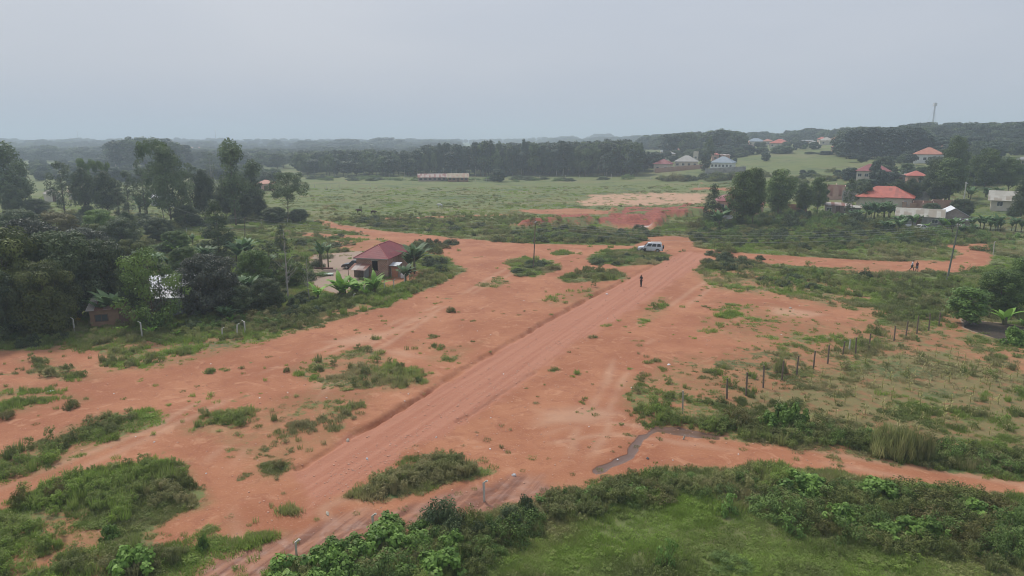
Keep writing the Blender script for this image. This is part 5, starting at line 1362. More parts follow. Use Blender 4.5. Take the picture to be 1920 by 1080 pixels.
wall_run('red brick wall in front of the grey hipped house', [(1228, 324), (1320, 316)], 2.2, W_BRICKR)
wall_run('pale wall below the long blue grey roof', [(1322, 326), (1398, 322)], 2.5, W_GREY)
house('house with an orange red hip roof on the slope', 1717, 352, 30, 8, 3.6, 'hip', 3.4, W_BRICKR, RF_RED, 6, 2, False)
house('long house with a dull maroon roof on the slope', 1636, 338, 56, 8, 3.0, 'hip', 2.6, W_CREAM, RF_MAROON, 2, 4, True)
house('white walled house with a peach hipped roof by the pasture', 1740, 306, 48, 10, 3.4, 'hip', 3.0, W_WHITE, RF_ORANGE, 3, 3, True)
house('house with a brownish roof behind the peach roofed one', 1765, 294, 22, 8, 3.2, 'hip', 2.4, W_PINK, RF_ORANGE, 3, 1, False)
house('white bungalow with an orange roof on the hill crest', 1845, 267, 40, 10, 3.2, 'hip', 2.8, W_WHITE, RF_ORANGE, 3, 4, True)
house('salmon roofed house cut by the eastern margin', 1910, 252, 24, 10, 3.2, 'hip', 2.8, W_CREAM, RF_ORANGE, 0, 2, False)
house('low flat roofed grey house on the slope', 1688, 345, 38, 6, 2.8, 'shed', .3, W_GREY, RF_OLDIRON, 2, 2, True)
house('tall cream house end at the eastern margin', 1916, 332, 18, 8, 5.5, 'hip', 2.2, W_CREAM, RF_GREY, 6, 1, False)
house('rusty roofed row shed beside young bananas', 1570, 402, 44, 5, 2.2, 'shed', .4, W_BRICKG, RF_RUST, 2, 2, True, name='row_shed', cat='shed', over=.3)
house('low grey sheeted shed at the garden corner', 1598, 404, 26, 4, 2.0, 'shed', .3, W_BRICKG, RF_OLDIRON, 0, 1, False, name='row_shed', cat='shed', over=.3)
house('house with a large maroon roof behind the pointed tree', 1368, 398, 44, 9, 3.0, 'hip', 3.0, W_PINK, RF_MAROON, 4, 2, True)
house('pink walled house with a maroon roof between the eucalypts', 1406, 404, 40, 8, 2.8, 'hip', 2.8, W_PINK, RF_RED, -4, 2, True)
house('small hut with a grey sheet roof under bananas', 1357, 424, 28, 3.4, 1.7, 'shed', .5, W_MUD, RF_GREY, 4, 0, True, name='hut', cat='hut', over=.3)
VH = [
 (1221, 306, 24, 8, 5.6, 'none', 0, W_WHITE, None, 4, 'white two storey house shell without a roof'),
 (1234, 313, 34, 10, 3.0, 'hip', 3.4, W_GREY, RF_DARK, 2, 'house with a dark slate coloured roof in the valley'),
 (1240, 322, 30, 8, 3.6, 'hip', 2.6, W_CREAM, RF_MAROON, 2, 'cream house with a brown maroon roof at the valley edge'),
 (1286, 315, 42, 10, 3.0, 'hip', 3.2, W_CREAM, RF_GREY, 4, 'house with a wide grey hipped roof in the valley'),
 (1268, 290, 22, 8, 3.0, 'hip', 2.8, W_PINK, RF_ORANGE, 2, 'terracotta roofed house behind the wide grey roof'),
 (1304, 301, 9, 6, 5.0, 'none', 0, W_CREAM, None, 1, 'narrow beige tower like house in the valley'),
 (1341, 302, 12, 7, 3.4, 'hip', 2.8, W_PINK, RF_RED, 1, 'small house with a bright terracotta roof by the slim tree'),
 (1352, 318, 40, 9, 3.0, 'hip', 3.0, W_WHITE, RF_BLUE, 6, 'long house with a blue grey roof and white pillars'),
 (1361, 302, 14, 6, 3.0, 'shed', .4, W_PINK, RF_RUST, 1, 'unfinished little house at the pasture corner'),
 (1378, 284, 20, 9, 3.0, 'hip', 2.6, W_CREAM, RF_GREY, 2, 'greenish grey roofed house above the pasture'),
 (1415, 273, 30, 10, 3.2, 'hip', 2.8, W_CREAM, RF_BLUE, 2, 'house with a long pale blue roof near the skyline'),
 (1440, 272, 16, 8, 3.0, 'hip', 2.6, W_CREAM, RF_ORANGE, 1, 'small salmon roof beside the pale blue one'),
 (1459, 277, 32, 10, 3.0, 'hip', 3.0, W_CREAM, RF_RED, 3, 'house with a wide coral roof above the pasture'),
 (1474, 269, 22, 9, 3.0, 'hip', 2.6, W_CREAM, RF_BLUE, 2, 'grey blue roofed house behind the coral roof'),
 (1490, 262, 14, 8, 3.2, 'gable', 2.0, W_WHITE, RF_BEIGE, 1, 'white gabled house on the hill skyline'),
 (1513, 270, 18, 7, 2.6, 'shed', .4, W_PINK, SILVER, 2, 'low house with a shining flat roof on the hill'),
 (1550, 272, 24, 8, 3.0, 'hip', 2.4, W_CREAM, RF_OLDIRON, 2, 'house with a pale dusty roof near the dark wood'),
 (1567, 270, 22, 9, 3.0, 'hip', 2.8, W_PINK, RF_ORANGE, 2, 'brick red roof next to the dusty one by the wood'),
 (1572, 286, 16, 7, 2.8, 'hip', 2.4, W_PINK, RF_RED, 1, 'small coral roofed house in the trees at the wood corner'),
 (1402, 284, 18, 8, 3.0, 'hip', 2.4, W_CREAM, RF_MAROON, 2, 'dull maroon roofed house at the top edge of the pasture'),
 (1525, 277, 14, 8, 3.0, 'hip', 2.2, W_WHITE, RF_GREY, 2, 'white walled grey roofed house low on the skyline slope'),
 (1542, 268, 14, 8, 3.0, 'hip', 2.4, W_PINK, RF_RED, 1, 'small red roof between dusty and shining roofs'),
 (1395, 277, 14, 8, 3.2, 'gable', 2.0, W_WHITE, RF_BEIGE, 1, 'beige gabled house beside the pale blue roof'),
 (1258, 299, 16, 8, 3.2, 'hip', 2.6, W_CREAM, RF_GREY, 1, 'grey roofed house behind the water tank'),
 (1320, 293, 14, 7, 3.0, 'hip', 2.4, W_PINK, RF_RUST, 1, 'rust roofed small house near the tower like one'),
 (1800, 276, 18, 8, 3.0, 'hip', 2.6, W_CREAM, RF_ORANGE, 2, 'orange roofed house half way up to the hill crest'),
 (1880, 285, 22, 8, 3.0, 'hip', 2.4, W_WHITE, RF_GREY, 2, 'grey roofed house on the eastern slope under the crest sheds'),
 (1898, 269, 34, 8, 2.4, 'shed', .4, W_WHITE, SILVER, 4, 'long white walled sheds on the crest at the margin'),
]
for px, yb, wp, dp, hw_, kd, rs_, wl, rf, wn, lab in VH:
    house(lab, px, yb, wp, dp, hw_, kd, rs_, wl, rf, random.uniform(-14, 14), wn, False, fm=FRAMEW)
# water tank stand in the valley and white roofed lookout
wt_ = empty('water_tank', G(1240, 302), 0, 'white water tank on a brick stand above the valley roofs', 'water tank')
MB().box(-.8, -.8, -1, .8, .8, 5.2).obj('stand', W_BRICKR, wt_); MB().tube([(0, 0, 5.2), (0, 0, 6.6)], .8, 14).obj('tank', WHITEP, wt_)

# ---- mast on the crest
tp = G(1745, 264); mh = ztop(tp, 192) - tp.z
ms_ = empty('radio_mast', tp, 0, 'tall guyed lattice radio mast on the hill crest', 'mast'); m_ = MB(); m_.f = []
rr3 = .55
for k in range(3):
    a_ = k * 2.094; m_.tube([(math.cos(a_) * rr3, math.sin(a_) * rr3, -1), (math.cos(a_) * rr3 * .7, math.sin(a_) * rr3 * .7, mh)], .09, 5)
for j in range(int(mh / 1.6)):
    z0 = j * 1.6
    for k in range(3):
        a1, a2 = k * 2.094, (k + 1) * 2.094; q0 = rr3 * (1 - .3 * z0 / mh)
        m_.tube([(math.cos(a1) * q0, math.sin(a1) * q0, z0), (math.cos(a2) * q0, math.sin(a2) * q0, z0 + 1.6)], .045, 4)
m_.obj('lattice', METAL, ms_)
for k in range(3):
    a_ = k * 2.094 + .5
    MB().tube([(0, 0, mh * .85), (math.cos(a_) * mh * .35, math.sin(a_) * mh * .35, -1)], .03, 4).obj('guy_wire', METAL, ms_)
MB().box(-.9, -.6, mh - 2.4, .9, .6, mh - .4).obj('antenna_panel', WHITEP, ms_)
for px, yb, yt in ((148, 272, 245), (406, 276, 243)):
    q = G(px, yb); mm = ztop(q, yt) - q.z
    e = empty('radio_mast', q, 0, 'faint distant mast over the ' + ('far western woods' if px < 200 else 'orange school roof'), 'mast')
    MB().tube([(0, 0, -1), (0, 0, mm)], [.5, .25], 5).obj('lattice', METAL, e); MB().box(-.8, -.5, mm - 3, .8, .5, mm - 1).obj('antenna_panel', WHITEP, e)
# ------------------------------------------------------------------ poles, wires, posts
def pole(px, yb, tx, yt, label, mat, r=.11, arm=True, name='utility_pole'):
    p = GH(px, yb); zt = ztop(p, yt); top = Vector(((tx - 960) * mpp(Vector((p.x, p.y, zt))), p.y, zt))
    e = empty(name, p, 0, label, 'utility pole'); t = top - p
    MB().tube([(0, 0, -.4), t], [r, r * .7], 8).obj('shaft', mat, e)
    if arm:
        a_ = MB().box(-.8, -.05, -.05, .8, .05, .05).obj('crossarm', WOODD if mat is not CONC else METAL, e); a_.location = t - Vector((0, 0, .35)); a_.location.y -= .15; a_.rotation_euler = (0, 0, R(80))
        for x in (-.7, 0, .7): MB().tube([(x, 0, .053), (x, 0, .2)], .05, 6).obj('insulator', WHITEP, a_)
    return top
t1 = pole(1000, 503, 1004, 413, 'thin wooden utility pole standing in the low bushes', WOODD, .10)
t2 = pole(1775, 527, 1798, 418, 'leaning greenish wooden pole by the dirt loop', M('pole_greenish', (.14, .15, .12), (.19, .20, .16), 3), .13)
t3 = pole(1803, 404, 1812, 341, 'pale concrete pole beside the roofless brick walls', CONC, .17)
t4 = pole(459, 452, 459, 408, 'dark short pole with a lamp head behind the conical tree', WOODD, .10, False)
t5 = pole(1716, 316, 1716, 300, 'thin pole by the peach roofed house', CONC, .15, False)
WIRE = M('wire_pale', (.55, .55, .55), None, 3, rough=.5)
def wire(a_, b_, sag, label, r=.012):
    pts = [a_.lerp(b_, i / 20) + Vector((0, 0, -4 * sag * (i / 20) * (1 - i / 20))) for i in range(21)]
    o = MB().tube([p - a_ for p in pts], r, 4, False).obj('overhead_wire', WIRE); o.location = a_
    tag(o, label, 'wire', 'wires strung from pole to pole')
for k, dz in enumerate((0, .32, .62, 1.2)):
    wire(t1 + Vector((0, .2 * k - .3, -.2 - dz)), t2 + Vector((0, .2 * k - .3, -.2 - dz)), 1.5 + .1 * k, ['highest', 'second', 'third', 'lowest'][k] + ' overhead wire between the thin pole and the leaning pole')
wire(t4, t1 + Vector((0, 0, -.2)), 1.6, 'overhead wire from the short dark pole to the thin pole', .012)
wire(t4 + Vector((0, 0, -.5)), t1 + Vector((0, 0, -.8)), 1.7, 'lower wire from the short dark pole to the thin pole', .012)
wire(t4, Vector((-75, 150, 6)), 1.2, 'overhead wire running west from the short dark pole', .012)
wire(t2 + Vector((0, 0, -.2)), Vector((95, 92, 8.5)), 1.0, 'overhead wire leaving east from the leaning pole')

def hook_post(px, yb, yt, label, bend=1, group=None, r=.055, lean=0):
    p = GH(px, yb); h = max(.5, ztop(p, yt) - p.z)
    sz_ = .34 if h > 1.2 else .3
    m_ = MB(); m_.box(-r, -r, -.3, r, r, h - sz_ * .55)
    o = m_.add([Vector(v) for v in ((-r, -r, h - sz_ * .55), (r, -r, h - sz_ * .55), (r, r, h - sz_ * .55), (-r, r, h - sz_ * .55), (bend * sz_ * .7 - r, -r, h), (bend * sz_ * .7 + r * .6, -r, h - .06), (bend * sz_ * .7 + r * .6, r, h - .06), (bend * sz_ * .7 - r, r, h))],
               [(0, 1, 5, 4), (1, 2, 6, 5), (2, 3, 7, 6), (3, 0, 4, 7), (4, 5, 6, 7)]).obj('fence_post', CONC)
    o.location = p; o.rotation_euler = (R(random.uniform(-3, 3)), R(lean + random.uniform(-3, 3)), random.uniform(-.4, .4))
    tag(o, label, 'fence post', group or 'hooked concrete fence posts')
for i, (px, yb, yt, bd, lab) in enumerate([
 (30, 604, 584, -1, 'hooked pale post in the shade of the western trees'), (140, 625, 595, -1, 'hooked concrete post in front of the plank shed'),
 (267, 632, 602, -1, 'hooked concrete post below the banana clump'), (417, 634, 613, 1, 'first of three hooked posts, shortest, on the green verge'),
 (445, 630, 606, 1, 'middle of three hooked posts on the green verge'), (460, 626, 600, -1, 'last and tallest of three hooked posts on the green verge'),
 (683, 555, 534, 1, 'hooked post in front of the lean-to'), (664, 562, 550, 1, 'short stub post near the young bananas'),
 (721, 543, 525, 1, 'hooked post before the brick house corner'), (739, 541, 523, 1, 'hooked post next to the house corner one'),
 (759, 530, 512, 1, 'hooked post carrying a broken rail end'), (768, 524, 508, 1, 'bent post beside the outhouse'),
 (778, 510, 495, 1, 'post among the banana plants at the house side'),
 (556, 1040, 1010, 1, 'square topped concrete post by the wet track'), (700, 985, 962, 1, 'concrete post top sticking out of the broad leaved thicket'),
 (908, 940, 900, 1, 'concrete post over the wiry bushes at the track'), (1592, 655, 634, -1, 'pale hooked post within the row of wooden posts'),
 (490, 420, 411, 1, 'small pale post of the meadow fence, first by the bushes'), (515, 419, 410, 1, 'small pale post of the meadow fence below the umbrella tree'),
 (539, 418, 408, 1, 'small pale post of the meadow fence by the path'), (563, 417, 405, 1, 'taller pale post of the meadow fence'), (587, 416, 408, 1, 'last pale post of the meadow fence before the path'),
 (323, 438, 428, 1, 'pale post of the wire fence behind the village'), (350, 437, 427, 1, 'second pale post of the wire fence behind the village'), (293, 438, 429, -1, 'leaning pale post of the wire fence behind the village'),
 (1862, 478, 452, 1, 'pale thin post east of the dirt loop')]):
    hook_post(px, yb, yt, lab, bd, r=.05 if px in (556, 700, 908) else .055)
for i, (px, yb, yt) in enumerate([(590, 352, 346), (612, 356, 349), (619, 352, 347), (636, 352, 346), (664, 362, 355), (694, 350, 344), (545, 355, 349), (1012, 335, 328), (1086, 336, 329), (1146, 334, 327), (935, 341, 335), (891, 343, 336), (912, 340, 333), (1220, 338, 332), (1310, 352, 346), (1060, 334, 328)]):
    hook_post(px, yb, yt, 'tiny pale post standing in the far meadow', 1, 'pale posts of the far meadow', .09)
def wood_post(px, yb, yt, label, mat=WOODD, r=.06, lean=0):
    p = GH(px, yb); h = ztop(p, yt) - p.z; j = [random.uniform(-.02, .02) for _ in range(4)]
    o = MB().tube([(0, 0, -.3), (j[0], j[1], h * .5), (j[2], j[3], h)], [r, r * .95, r * .85], 7).obj('fence_post', mat)
    o.location = p; o.rotation_euler = (R(random.uniform(-3, 3)), R(lean + random.uniform(-3, 3)), 0)
    tag(o, label, 'fence post', 'wooden fence posts along the maize field')
    return p + Vector((0, 0, h * .8))
wood_post(1280, 775, 732, 'pale crooked wooden post in the grass at the track bend', WOODP, .065)
WP = [(1363, 748, 710, 'short weathered post, first of the maize field row'), (1399, 742, 698, 'tall dark post, second of the maize field row'), (1431, 727, 686, 'dark post, third of the maize field row'),
 (1466, 712, 676, 'faint post half hidden by the yellow grass clump'), (1494, 703, 667, 'straight dark post just past the yellow grass clump'), (1525, 692, 658, 'weathered post two steps past the yellow grass clump'),
 (1552, 681, 647, 'dark post before the pale hooked one'), (1580, 668, 640, 'leaning post touching the pale hooked one'), (1604, 665, 633, 'dark post right after the pale hooked one'), (1629, 657, 625, 'post at the middle of the upper fence stretch'),
 (1676, 640, 611, 'faint post in the dry grass of the upper stretch'), (1698, 635, 602, 'tall dark post of the upper stretch'), (1719, 626, 593, 'post with pale foot near the pale plant'), (1741, 620, 588, 'last straight post before the bright tree'), (1760, 612, 586, 'stub post beside the bright tree')]
tops = [wood_post(a_, b_, c_, l_, r=.075) for a_, b_, c_, l_ in WP]
WIRE2 = M('fence_wire', (.20, .17, .15), None, 3)
for i in range(0, len(tops) - 1):
    for dz in (0, .5):
        pass
o = MB()
for q0, q1 in zip(tops[:-1], tops[1:]):
    for dz in (0, -.45): o.tube([q0 + Vector((0, 0, dz)), (q0 + q1) / 2 + Vector((0, 0, dz - .05)), q1 + Vector((0, 0, dz))], .004, 3, False)
tag(o.obj('barbed_wire', WIRE2), 'two thin strands of wire along the maize field posts', 'wire')
lp = GH(1846, 580)
lg = MB().tube([(0, 0, 0), (.25, 0, 1.6)], .10, 8).obj('leaning_pole_stub', WOODP); lg.name = 'wooden_stake'; lg.location = lp; tag(lg, 'pale cut trunk stake leaning under the leafy tree', 'stake')

# ------------------------------------------------------------------ vehicles
TYRE = M('tyre_rubber', (.02, .02, .02), (.05, .035, .03), 4); RIM = M('wheel_rim', (.45, .46, .47), None, 3, rough=.35, metal=.5)
CARGLASS = M('car_glass', (.03, .035, .04), None, 1, rough=.06); LAMPW = M('lamp_clear', (.7, .72, .72), None, 3, rough=.15); LAMPR = M('lamp_red', (.35, .02, .02), None, 3, rough=.2)
BUMP = M('bumper_grey', (.12, .12, .125), None, 3, rough=.6)
def paint(name, c):
    m, nt, b = newmat(name); t = nt.nodes.new('ShaderNodeTexCoord').outputs['Object']; se = nt.nodes.new('ShaderNodeSeparateXYZ'); nt.links.new(t, se.inputs[0])
    dust = mth(nt, 'MULTIPLY', rng(nt, se.outputs[2], .9, .3), rng(nt, noise(nt, 3, 4, t), .3, .7))
    nt.links.new(mixc(nt, mth(nt, 'MULTIPLY', dust, .6), c, (.36, .20, .14)), b.inputs['Base Color'])
    b.inputs['Roughness'].default_value = .3; b.inputs['Coat Weight'].default_value = .4; return m
def car(px, yb, heading, label, pm, suv=True, L=4.4, Wc=1.76, name='suv'):
    p = GH(px, yb); e = empty(name, p, heading, label, 'car'); hL = L / 2; r_ = .36 if suv else .31; zb = .36 if suv else .26
    fx, bx = -hL + .82, hL - .85
    def arch(cx, n=7): return [(cx - (r_ + .07) * math.cos(math.pi * i / n), zb + (r_ + .05) * math.sin(math.pi * i / n) * .95) for i in range(n + 1)]
    belt = 1.05 if suv else .88
    prof = [(-hL, zb + .12), (-hL + .05, zb)] + arch(fx) + arch(bx) + [(hL - .05, zb), (hL, zb + .15), (hL - .02, belt), (-hL + 1.25, belt), (-hL + .35, belt - .12), (-hL + .04, belt - .22)]
    MB().prism(prof, -Wc / 2, Wc / 2).obj('body', pm, e, bevel=.035)
    ht = 1.78 if suv else 1.42; w2 = Wc / 2 - .04; w3 = Wc / 2 - .19
    b0, b1, t0, t1 = -hL + 1.15, (hL - .04 if suv else hL - .55), -hL + 1.75, (hL - .25 if suv else hL - 1.25)
    v = [(b0, -w2, belt), (b1, -w2, belt), (b1, w2, belt), (b0, w2, belt), (t0, -w3, ht - .04), (t1, -w3, ht - .04), (t1, w3, ht - .04), (t0, w3, ht - .04)]
    MB().add(v, [(0, 3, 2, 1), (0, 1, 5, 4), (1, 2, 6, 5), (2, 3, 7, 6), (3, 0, 4, 7), (4, 5, 6, 7)]).obj('cabin', pm, e, bevel=.05)
    def quadpane(nm, pts, off, mat=CARGLASS):
        P_ = [Vector(q) for q in pts]; n_ = (P_[1] - P_[0]).cross(P_[2] - P_[0]).normalized(); n_ = n_ if n_.dot(Vector(off)) > 0 else -n_
        MB().add([q + n_ * .012 for q in P_] + [q + n_ * .004 for q in P_], [(0, 1, 2, 3), (7, 6, 5, 4), (0, 4, 5, 1), (1, 5, 6, 2), (2, 6, 7, 3), (3, 7, 4, 0)]).obj(nm, mat, e)
    def lerp3(a_, b_, f): return tuple(a_[i] + (b_[i] - a_[i]) * f for i in range(3))
    for s in (-1, 1):
        A0, A1, B0, B1 = (b0, s * w2, belt), (b1, s * w2, belt), (t0, s * w3, ht - .04), (t1, s * w3, ht - .04)
        segs = ((.10, .36), (.40, .66), (.71, .93)) if suv else ((.12, .46), (.50, .86))
        for f0, f1 in segs:
            lo0, lo1, hi0, hi1 = lerp3(A0, A1, f0), lerp3(A0, A1, f1), lerp3(B0, B1, f0), lerp3(B0, B1, f1)
            quadpane('side_window', [lerp3(lo0, hi0, .12), lerp3(lo1, hi1, .12), lerp3(lo1, hi1, .86), lerp3(lo0, hi0, .86)], (0, s, 0))
    quadpane('windscreen', [lerp3((b0, -w2 + .1, belt), (t0, -w3 + .08, ht), .1), lerp3((b0, w2 - .1, belt), (t0, w3 - .08, ht), .1), lerp3((b0, w2 - .1, belt), (t0, w3 - .08, ht), .86), lerp3((b0, -w2 + .1, belt), (t0, -w3 + .08, ht), .86)], (-1, 0, .5))
    quadpane('rear_window', [lerp3((b1, -w2 + .12, belt), (t1, -w3 + .1, ht), .15), lerp3((b1, w2 - .12, belt), (t1, w3 - .1, ht), .15), lerp3((b1, w2 - .12, belt), (t1, w3 - .1, ht), .82), lerp3((b1, -w2 + .12, belt), (t1, -w3 + .1, ht), .82)], (1, 0, .3))
    for cx in (fx, bx):
        for s in (-1, 1):
            m_ = MB().tube([(cx, s * (Wc / 2 - .22), r_), (cx, s * (Wc / 2 + .015), r_)], r_, 20)
            w_ = m_.obj('wheel', TYRE, e); MB().tube([(cx, s * (Wc / 2 + .018), r_), (cx, s * (Wc / 2 + .03), r_)], r_ * .6, 14).obj('rim', RIM, w_)
    for s in (-1, 1):
        MB().box(-hL - .02, s * .62 - .17, belt - .36, -hL + .06, s * .62 + .17, belt - .2).obj('headlight', LAMPW, e, bevel=.01)
        MB().box(hL - .03, s * (Wc / 2 - .12) - .08, belt - .35, hL + .015, s * (Wc / 2 - .12) + .08, belt - .02).obj('tail_light', LAMPR, e, bevel=.01)
        MB().box(b0 + .15, s * (Wc / 2 + .02) - .05, belt + .02, b0 + .27, s * (Wc / 2 + .1) + .05, belt + .2).obj('mirror', BUMP, e, bevel=.02)
    MB().box(-hL - .09, -Wc / 2 + .06, zb - .02, -hL + .02, Wc / 2 - .06, zb + .22).obj('front_bumper', BUMP, e, bevel=.03)
    MB().box(hL - .02, -Wc / 2 + .06, zb - .02, hL + .09, Wc / 2 - .06, zb + .2).obj('rear_bumper', BUMP, e, bevel=.03)
    if suv:
        m_ = MB()
        for s in (-1, 1): m_.tube([(t0 + .5, s * .6, ht + .1), (t1 - .1, s * .6, ht + .1)], .025, 6)
        for x in np.linspace(t0 + .6, t1 - .2, 5): m_.tube([(x, -.6, ht + .1), (x, .6, ht + .1)], .02, 6); m_.tube([(x, -.6, ht - .03), (x, -.6, ht + .1)], .02, 5); m_.tube([(x, .6, ht - .03), (x, .6, ht + .1)], .02, 5)
        m_.obj('roof_rack', FRAMEW, e)
        sw = MB().tube([(hL + .02, .1, 1.0), (hL + .24, .1, 1.0)], .34, 18).obj('spare_wheel', TYRE, e); MB().tube([(hL + .243, .1, 1.0), (hL + .25, .1, 1.0)], .2, 14).obj('rim', RIM, sw)
    return e, p
suv, sp = car(1219, 472, R(-14), 'dusty silver off road car with a roof rack at the junction', paint('paint_silver', (.72, .73, .75)), True)
car(668, 503, R(-8), 'black car half hidden behind the brick house', paint('paint_black', (.012, .014, .016)), False, 4.2, 1.7, 'saloon_car')
car(1724, 432, R(20), 'white car parked among the scrap under bananas', paint('paint_white', (.75, .75, .75)), False, 4.0, 1.65, 'saloon_car')
car(1752, 274, R(0), 'small pale car on the hill crest below the mast', paint('paint_pale', (.6, .6, .6)), False, 4.2, 1.7, 'saloon_car')

# ------------------------------------------------------------------ people
import bmesh
def skinmesh(name, pts, mat, parent, sub=2, scale=1):
    """pts: {key: (xyz, radius, parent key)}; first is the root."""
    bm = bmesh.new(); ly = bm.verts.layers.skin.verify(); V = {}
    for i, (k, (c, r_, pa)) in enumerate(pts.items()):
        v = bm.verts.new(Vector(c) * scale); V[k] = v; rr_ = r_ if hasattr(r_, '__len__') else (r_, r_)
        v[ly].radius = (rr_[0] * scale, rr_[1] * scale); v[ly].use_root = (i == 0)
        if pa is not None: bm.edges.new((V[pa], v))
    me = bpy.data.meshes.new(name); bm.to_mesh(me); bm.free(); me.materials.append(mat)
    o = link(bpy.data.objects.new(name, me), parent)
    o.modifiers.new('skin', 'SKIN').use_smooth_shade = True
    s_ = o.modifiers.new('sub', 'SUBSURF'); s_.levels = sub; s_.render_levels = sub
    return o
SKIN = M('skin_dark_brown', (.075, .042, .028), (.09, .05, .034), 6, rough=.55); HAIR = M('hair_black', (.012, .01, .01), None, 6); EYE = M('eye_white', (.6, .6, .58), None, 6)
CLOTH = {k: M('cloth_' + k, c, tuple(x * .75 for x in c), 9, rough=.9) for k, c in dict(black=(.018, .018, .02), white=(.72, .74, .78), darkred=(.13, .022, .03), jeans=(.17, .18, .20), charcoal=(.04, .036, .038), brown=(.05, .025, .018)).items()}
def person(px, yb, rz, label, shirt, trousers, pose, Hh=1.72, p=None, group=None, sleeves=True, skirt=False, woman=False):
    """Faces local -Y. pose: foot/hand targets in metres."""
    p = p if p is not None else GH(px, yb); e = empty('person', p, rz, label, 'person', group); k_ = Hh / 1.72
    fl, frt = pose['feet']; hl, hr = pose['hands']; el, er = pose['elbows']; kl, kr = pose['knees']; lean = pose.get('lean', 0)
    sw = .175 if woman else .19
    P_ = dict(pel=((0, 0, .93), (.145, .105), None), ab=((0, -lean * .4, 1.08), (.125, .09), 'pel'), ch=((0, -lean * .8, 1.27), (.155, .10), 'ab'), nb=((0, -lean, 1.42), (.085, .07), 'ch'),
              nk=((0, -lean - .01, 1.50), .05, 'nb'), hd=((0, -lean - .02 + pose.get('nod', 0), 1.58), (.075, .085), 'nk'), ht=((0, -lean - .015 + pose.get('nod', 0), 1.66), (.072, .085), 'hd'))
    for s, nm, E_, Hd, K_, F_ in ((-1, 'l', el, hl, kl, fl), (1, 'r', er, hr, kr, frt)):
        P_['sh' + nm] = ((s * sw, -lean, 1.38), .052, 'nb'); P_['el' + nm] = (E_, .040, 'sh' + nm); P_['wr' + nm] = (Hd, .026, 'el' + nm)
        d = (Vector(Hd) - Vector(E_)).normalized(); pm_ = Vector(Hd) + d * .07; P_['pa' + nm] = (tuple(pm_), (.038, .018), 'wr' + nm)
        side = d.cross(Vector((0, -1, .3))).normalized()
        P_['th' + nm] = (tuple(Vector(Hd) + d * .05 + side * .045 * s), .010, 'wr' + nm)
        for j in range(4): P_['fi%d' % j + nm] = (tuple(pm_ + d * (.065 + .012 * (1 - abs(j - 1.3))) + side * (.026 - .017 * j) + Vector((0, -.012, 0))), .009, 'pa' + nm)
        P_['hp' + nm] = ((s * .09, 0, .88), .085, 'pel'); P_['kn' + nm] = (K_, .055, 'hp' + nm); P_['an' + nm] = ((F_[0], F_[1], F_[2] + .08), .036, 'kn' + nm)
        P_['to' + nm] = ((F_[0], F_[1] - .16, F_[2] + .03), (.038, .028), 'an' + nm)
    skinmesh('body', P_, SKIN, e, 2, k_)
    T_ = dict(pel=((0, 0, .97), (.165, .125), None), ab=((0, -lean * .4, 1.08), (.15, .112), 'pel'), ch=((0, -lean * .8, 1.27), (.178, .122), 'ab'), nb=((0, -lean, 1.41), (.10, .085), 'ch'))
    for s, nm, E_, Hd in ((-1, 'l', el, hl), (1, 'r', er, hr)):
        T_['sh' + nm] = ((s * sw, -lean, 1.385), .068, 'nb'); T_['el' + nm] = (E_, .052, 'sh' + nm)
        if sleeves: T_['wr' + nm] = (tuple(Vector(E_).lerp(Vector(Hd), .85)), .038, 'el' + nm)
    skinmesh('shirt', T_, CLOTH[shirt], e, 2, k_)
    L_ = dict(pel=((0, 0, .95), (.16, .12), None))
    for s, nm, K_, F_ in ((-1, 'l', kl, fl), (1, 'r', kr, frt)):
        L_['hp' + nm] = ((s * .095, 0, .86), .098, 'pel'); L_['kn' + nm] = (K_, .07, 'hp' + nm); L_['an' + nm] = ((F_[0], F_[1], F_[2] + .10), .052, 'kn' + nm)
    if skirt: L_ = dict(pel=((0, 0, .95), (.165, .13), None), md=((0, 0, .7), (.2, .16), 'pel'), hem=((0, 0, .35), (.22, .18), 'md'))
    skinmesh('skirt' if skirt else 'trousers', L_, CLOTH[trousers], e, 2, k_)
    hy = -lean - .02 + pose.get('nod', 0)
    skinmesh('hair', dict(a=((0, hy + .02, 1.66), (.082, .09), None), b=((0, hy + .03, 1.70), (.078, .085), 'a')), HAIR, e, 2, k_)
    for s in (-1, 1):
        MB().box(s * .03 - .013, hy - .092, 1.615, s * .03 + .013, hy - .082, 1.63).obj('eye', EYE, e).scale = (k_,) * 3
        MB().box(s * .078 - .008, hy - .012, 1.585, s * .078 + .008, hy + .022, 1.635).obj('ear', SKIN, e, bevel=.006).scale = (k_,) * 3
        F_ = (fl if s < 0 else frt)
        skinmesh('shoe', dict(a=((F_[0], F_[1] + .03, F_[2] + .045), .045, None), b=((F_[0], F_[1] - .15, F_[2] + .035), (.045, .035), 'a')), CLOTH['brown'], e, 2, k_)
    MB().tube([(0, hy - .082, 1.615), (0, hy - .108, 1.583), (0, hy - .085, 1.578)], [.008, .013, .008], 6).obj('nose', SKIN, e).scale = (k_,) * 3
    MB().box(-.024, hy - .088, 1.548, .024, hy - .078, 1.556).obj('mouth', CLOTH['darkred'], e).scale = (k_,) * 3
    return e
stand_hold = dict(feet=((-.07, 0, 0), (.06, .05, 0)), knees=((-.08, -.03, .48), (.075, .01, .48)), elbows=((-.26, -.02, 1.12), (.26, -.02, 1.12)), hands=((-.09, -.30, 1.24), (.09, -.30, 1.24)), nod=-.02)
e1 = person(1202, 537, R(-62), 'person in dark clothes standing on the road with raised hands', 'charcoal', 'black', stand_hold, 1.72)
ct = MB().box(-.09, -.40, 1.22, .09, -.33, 1.26).obj('controller', BUMP, None, bevel=.01); ct.location = e1.location; ct.rotation_euler = e1.rotation_euler; tag(ct, 'small dark controller held by the person on the road', 'controller')
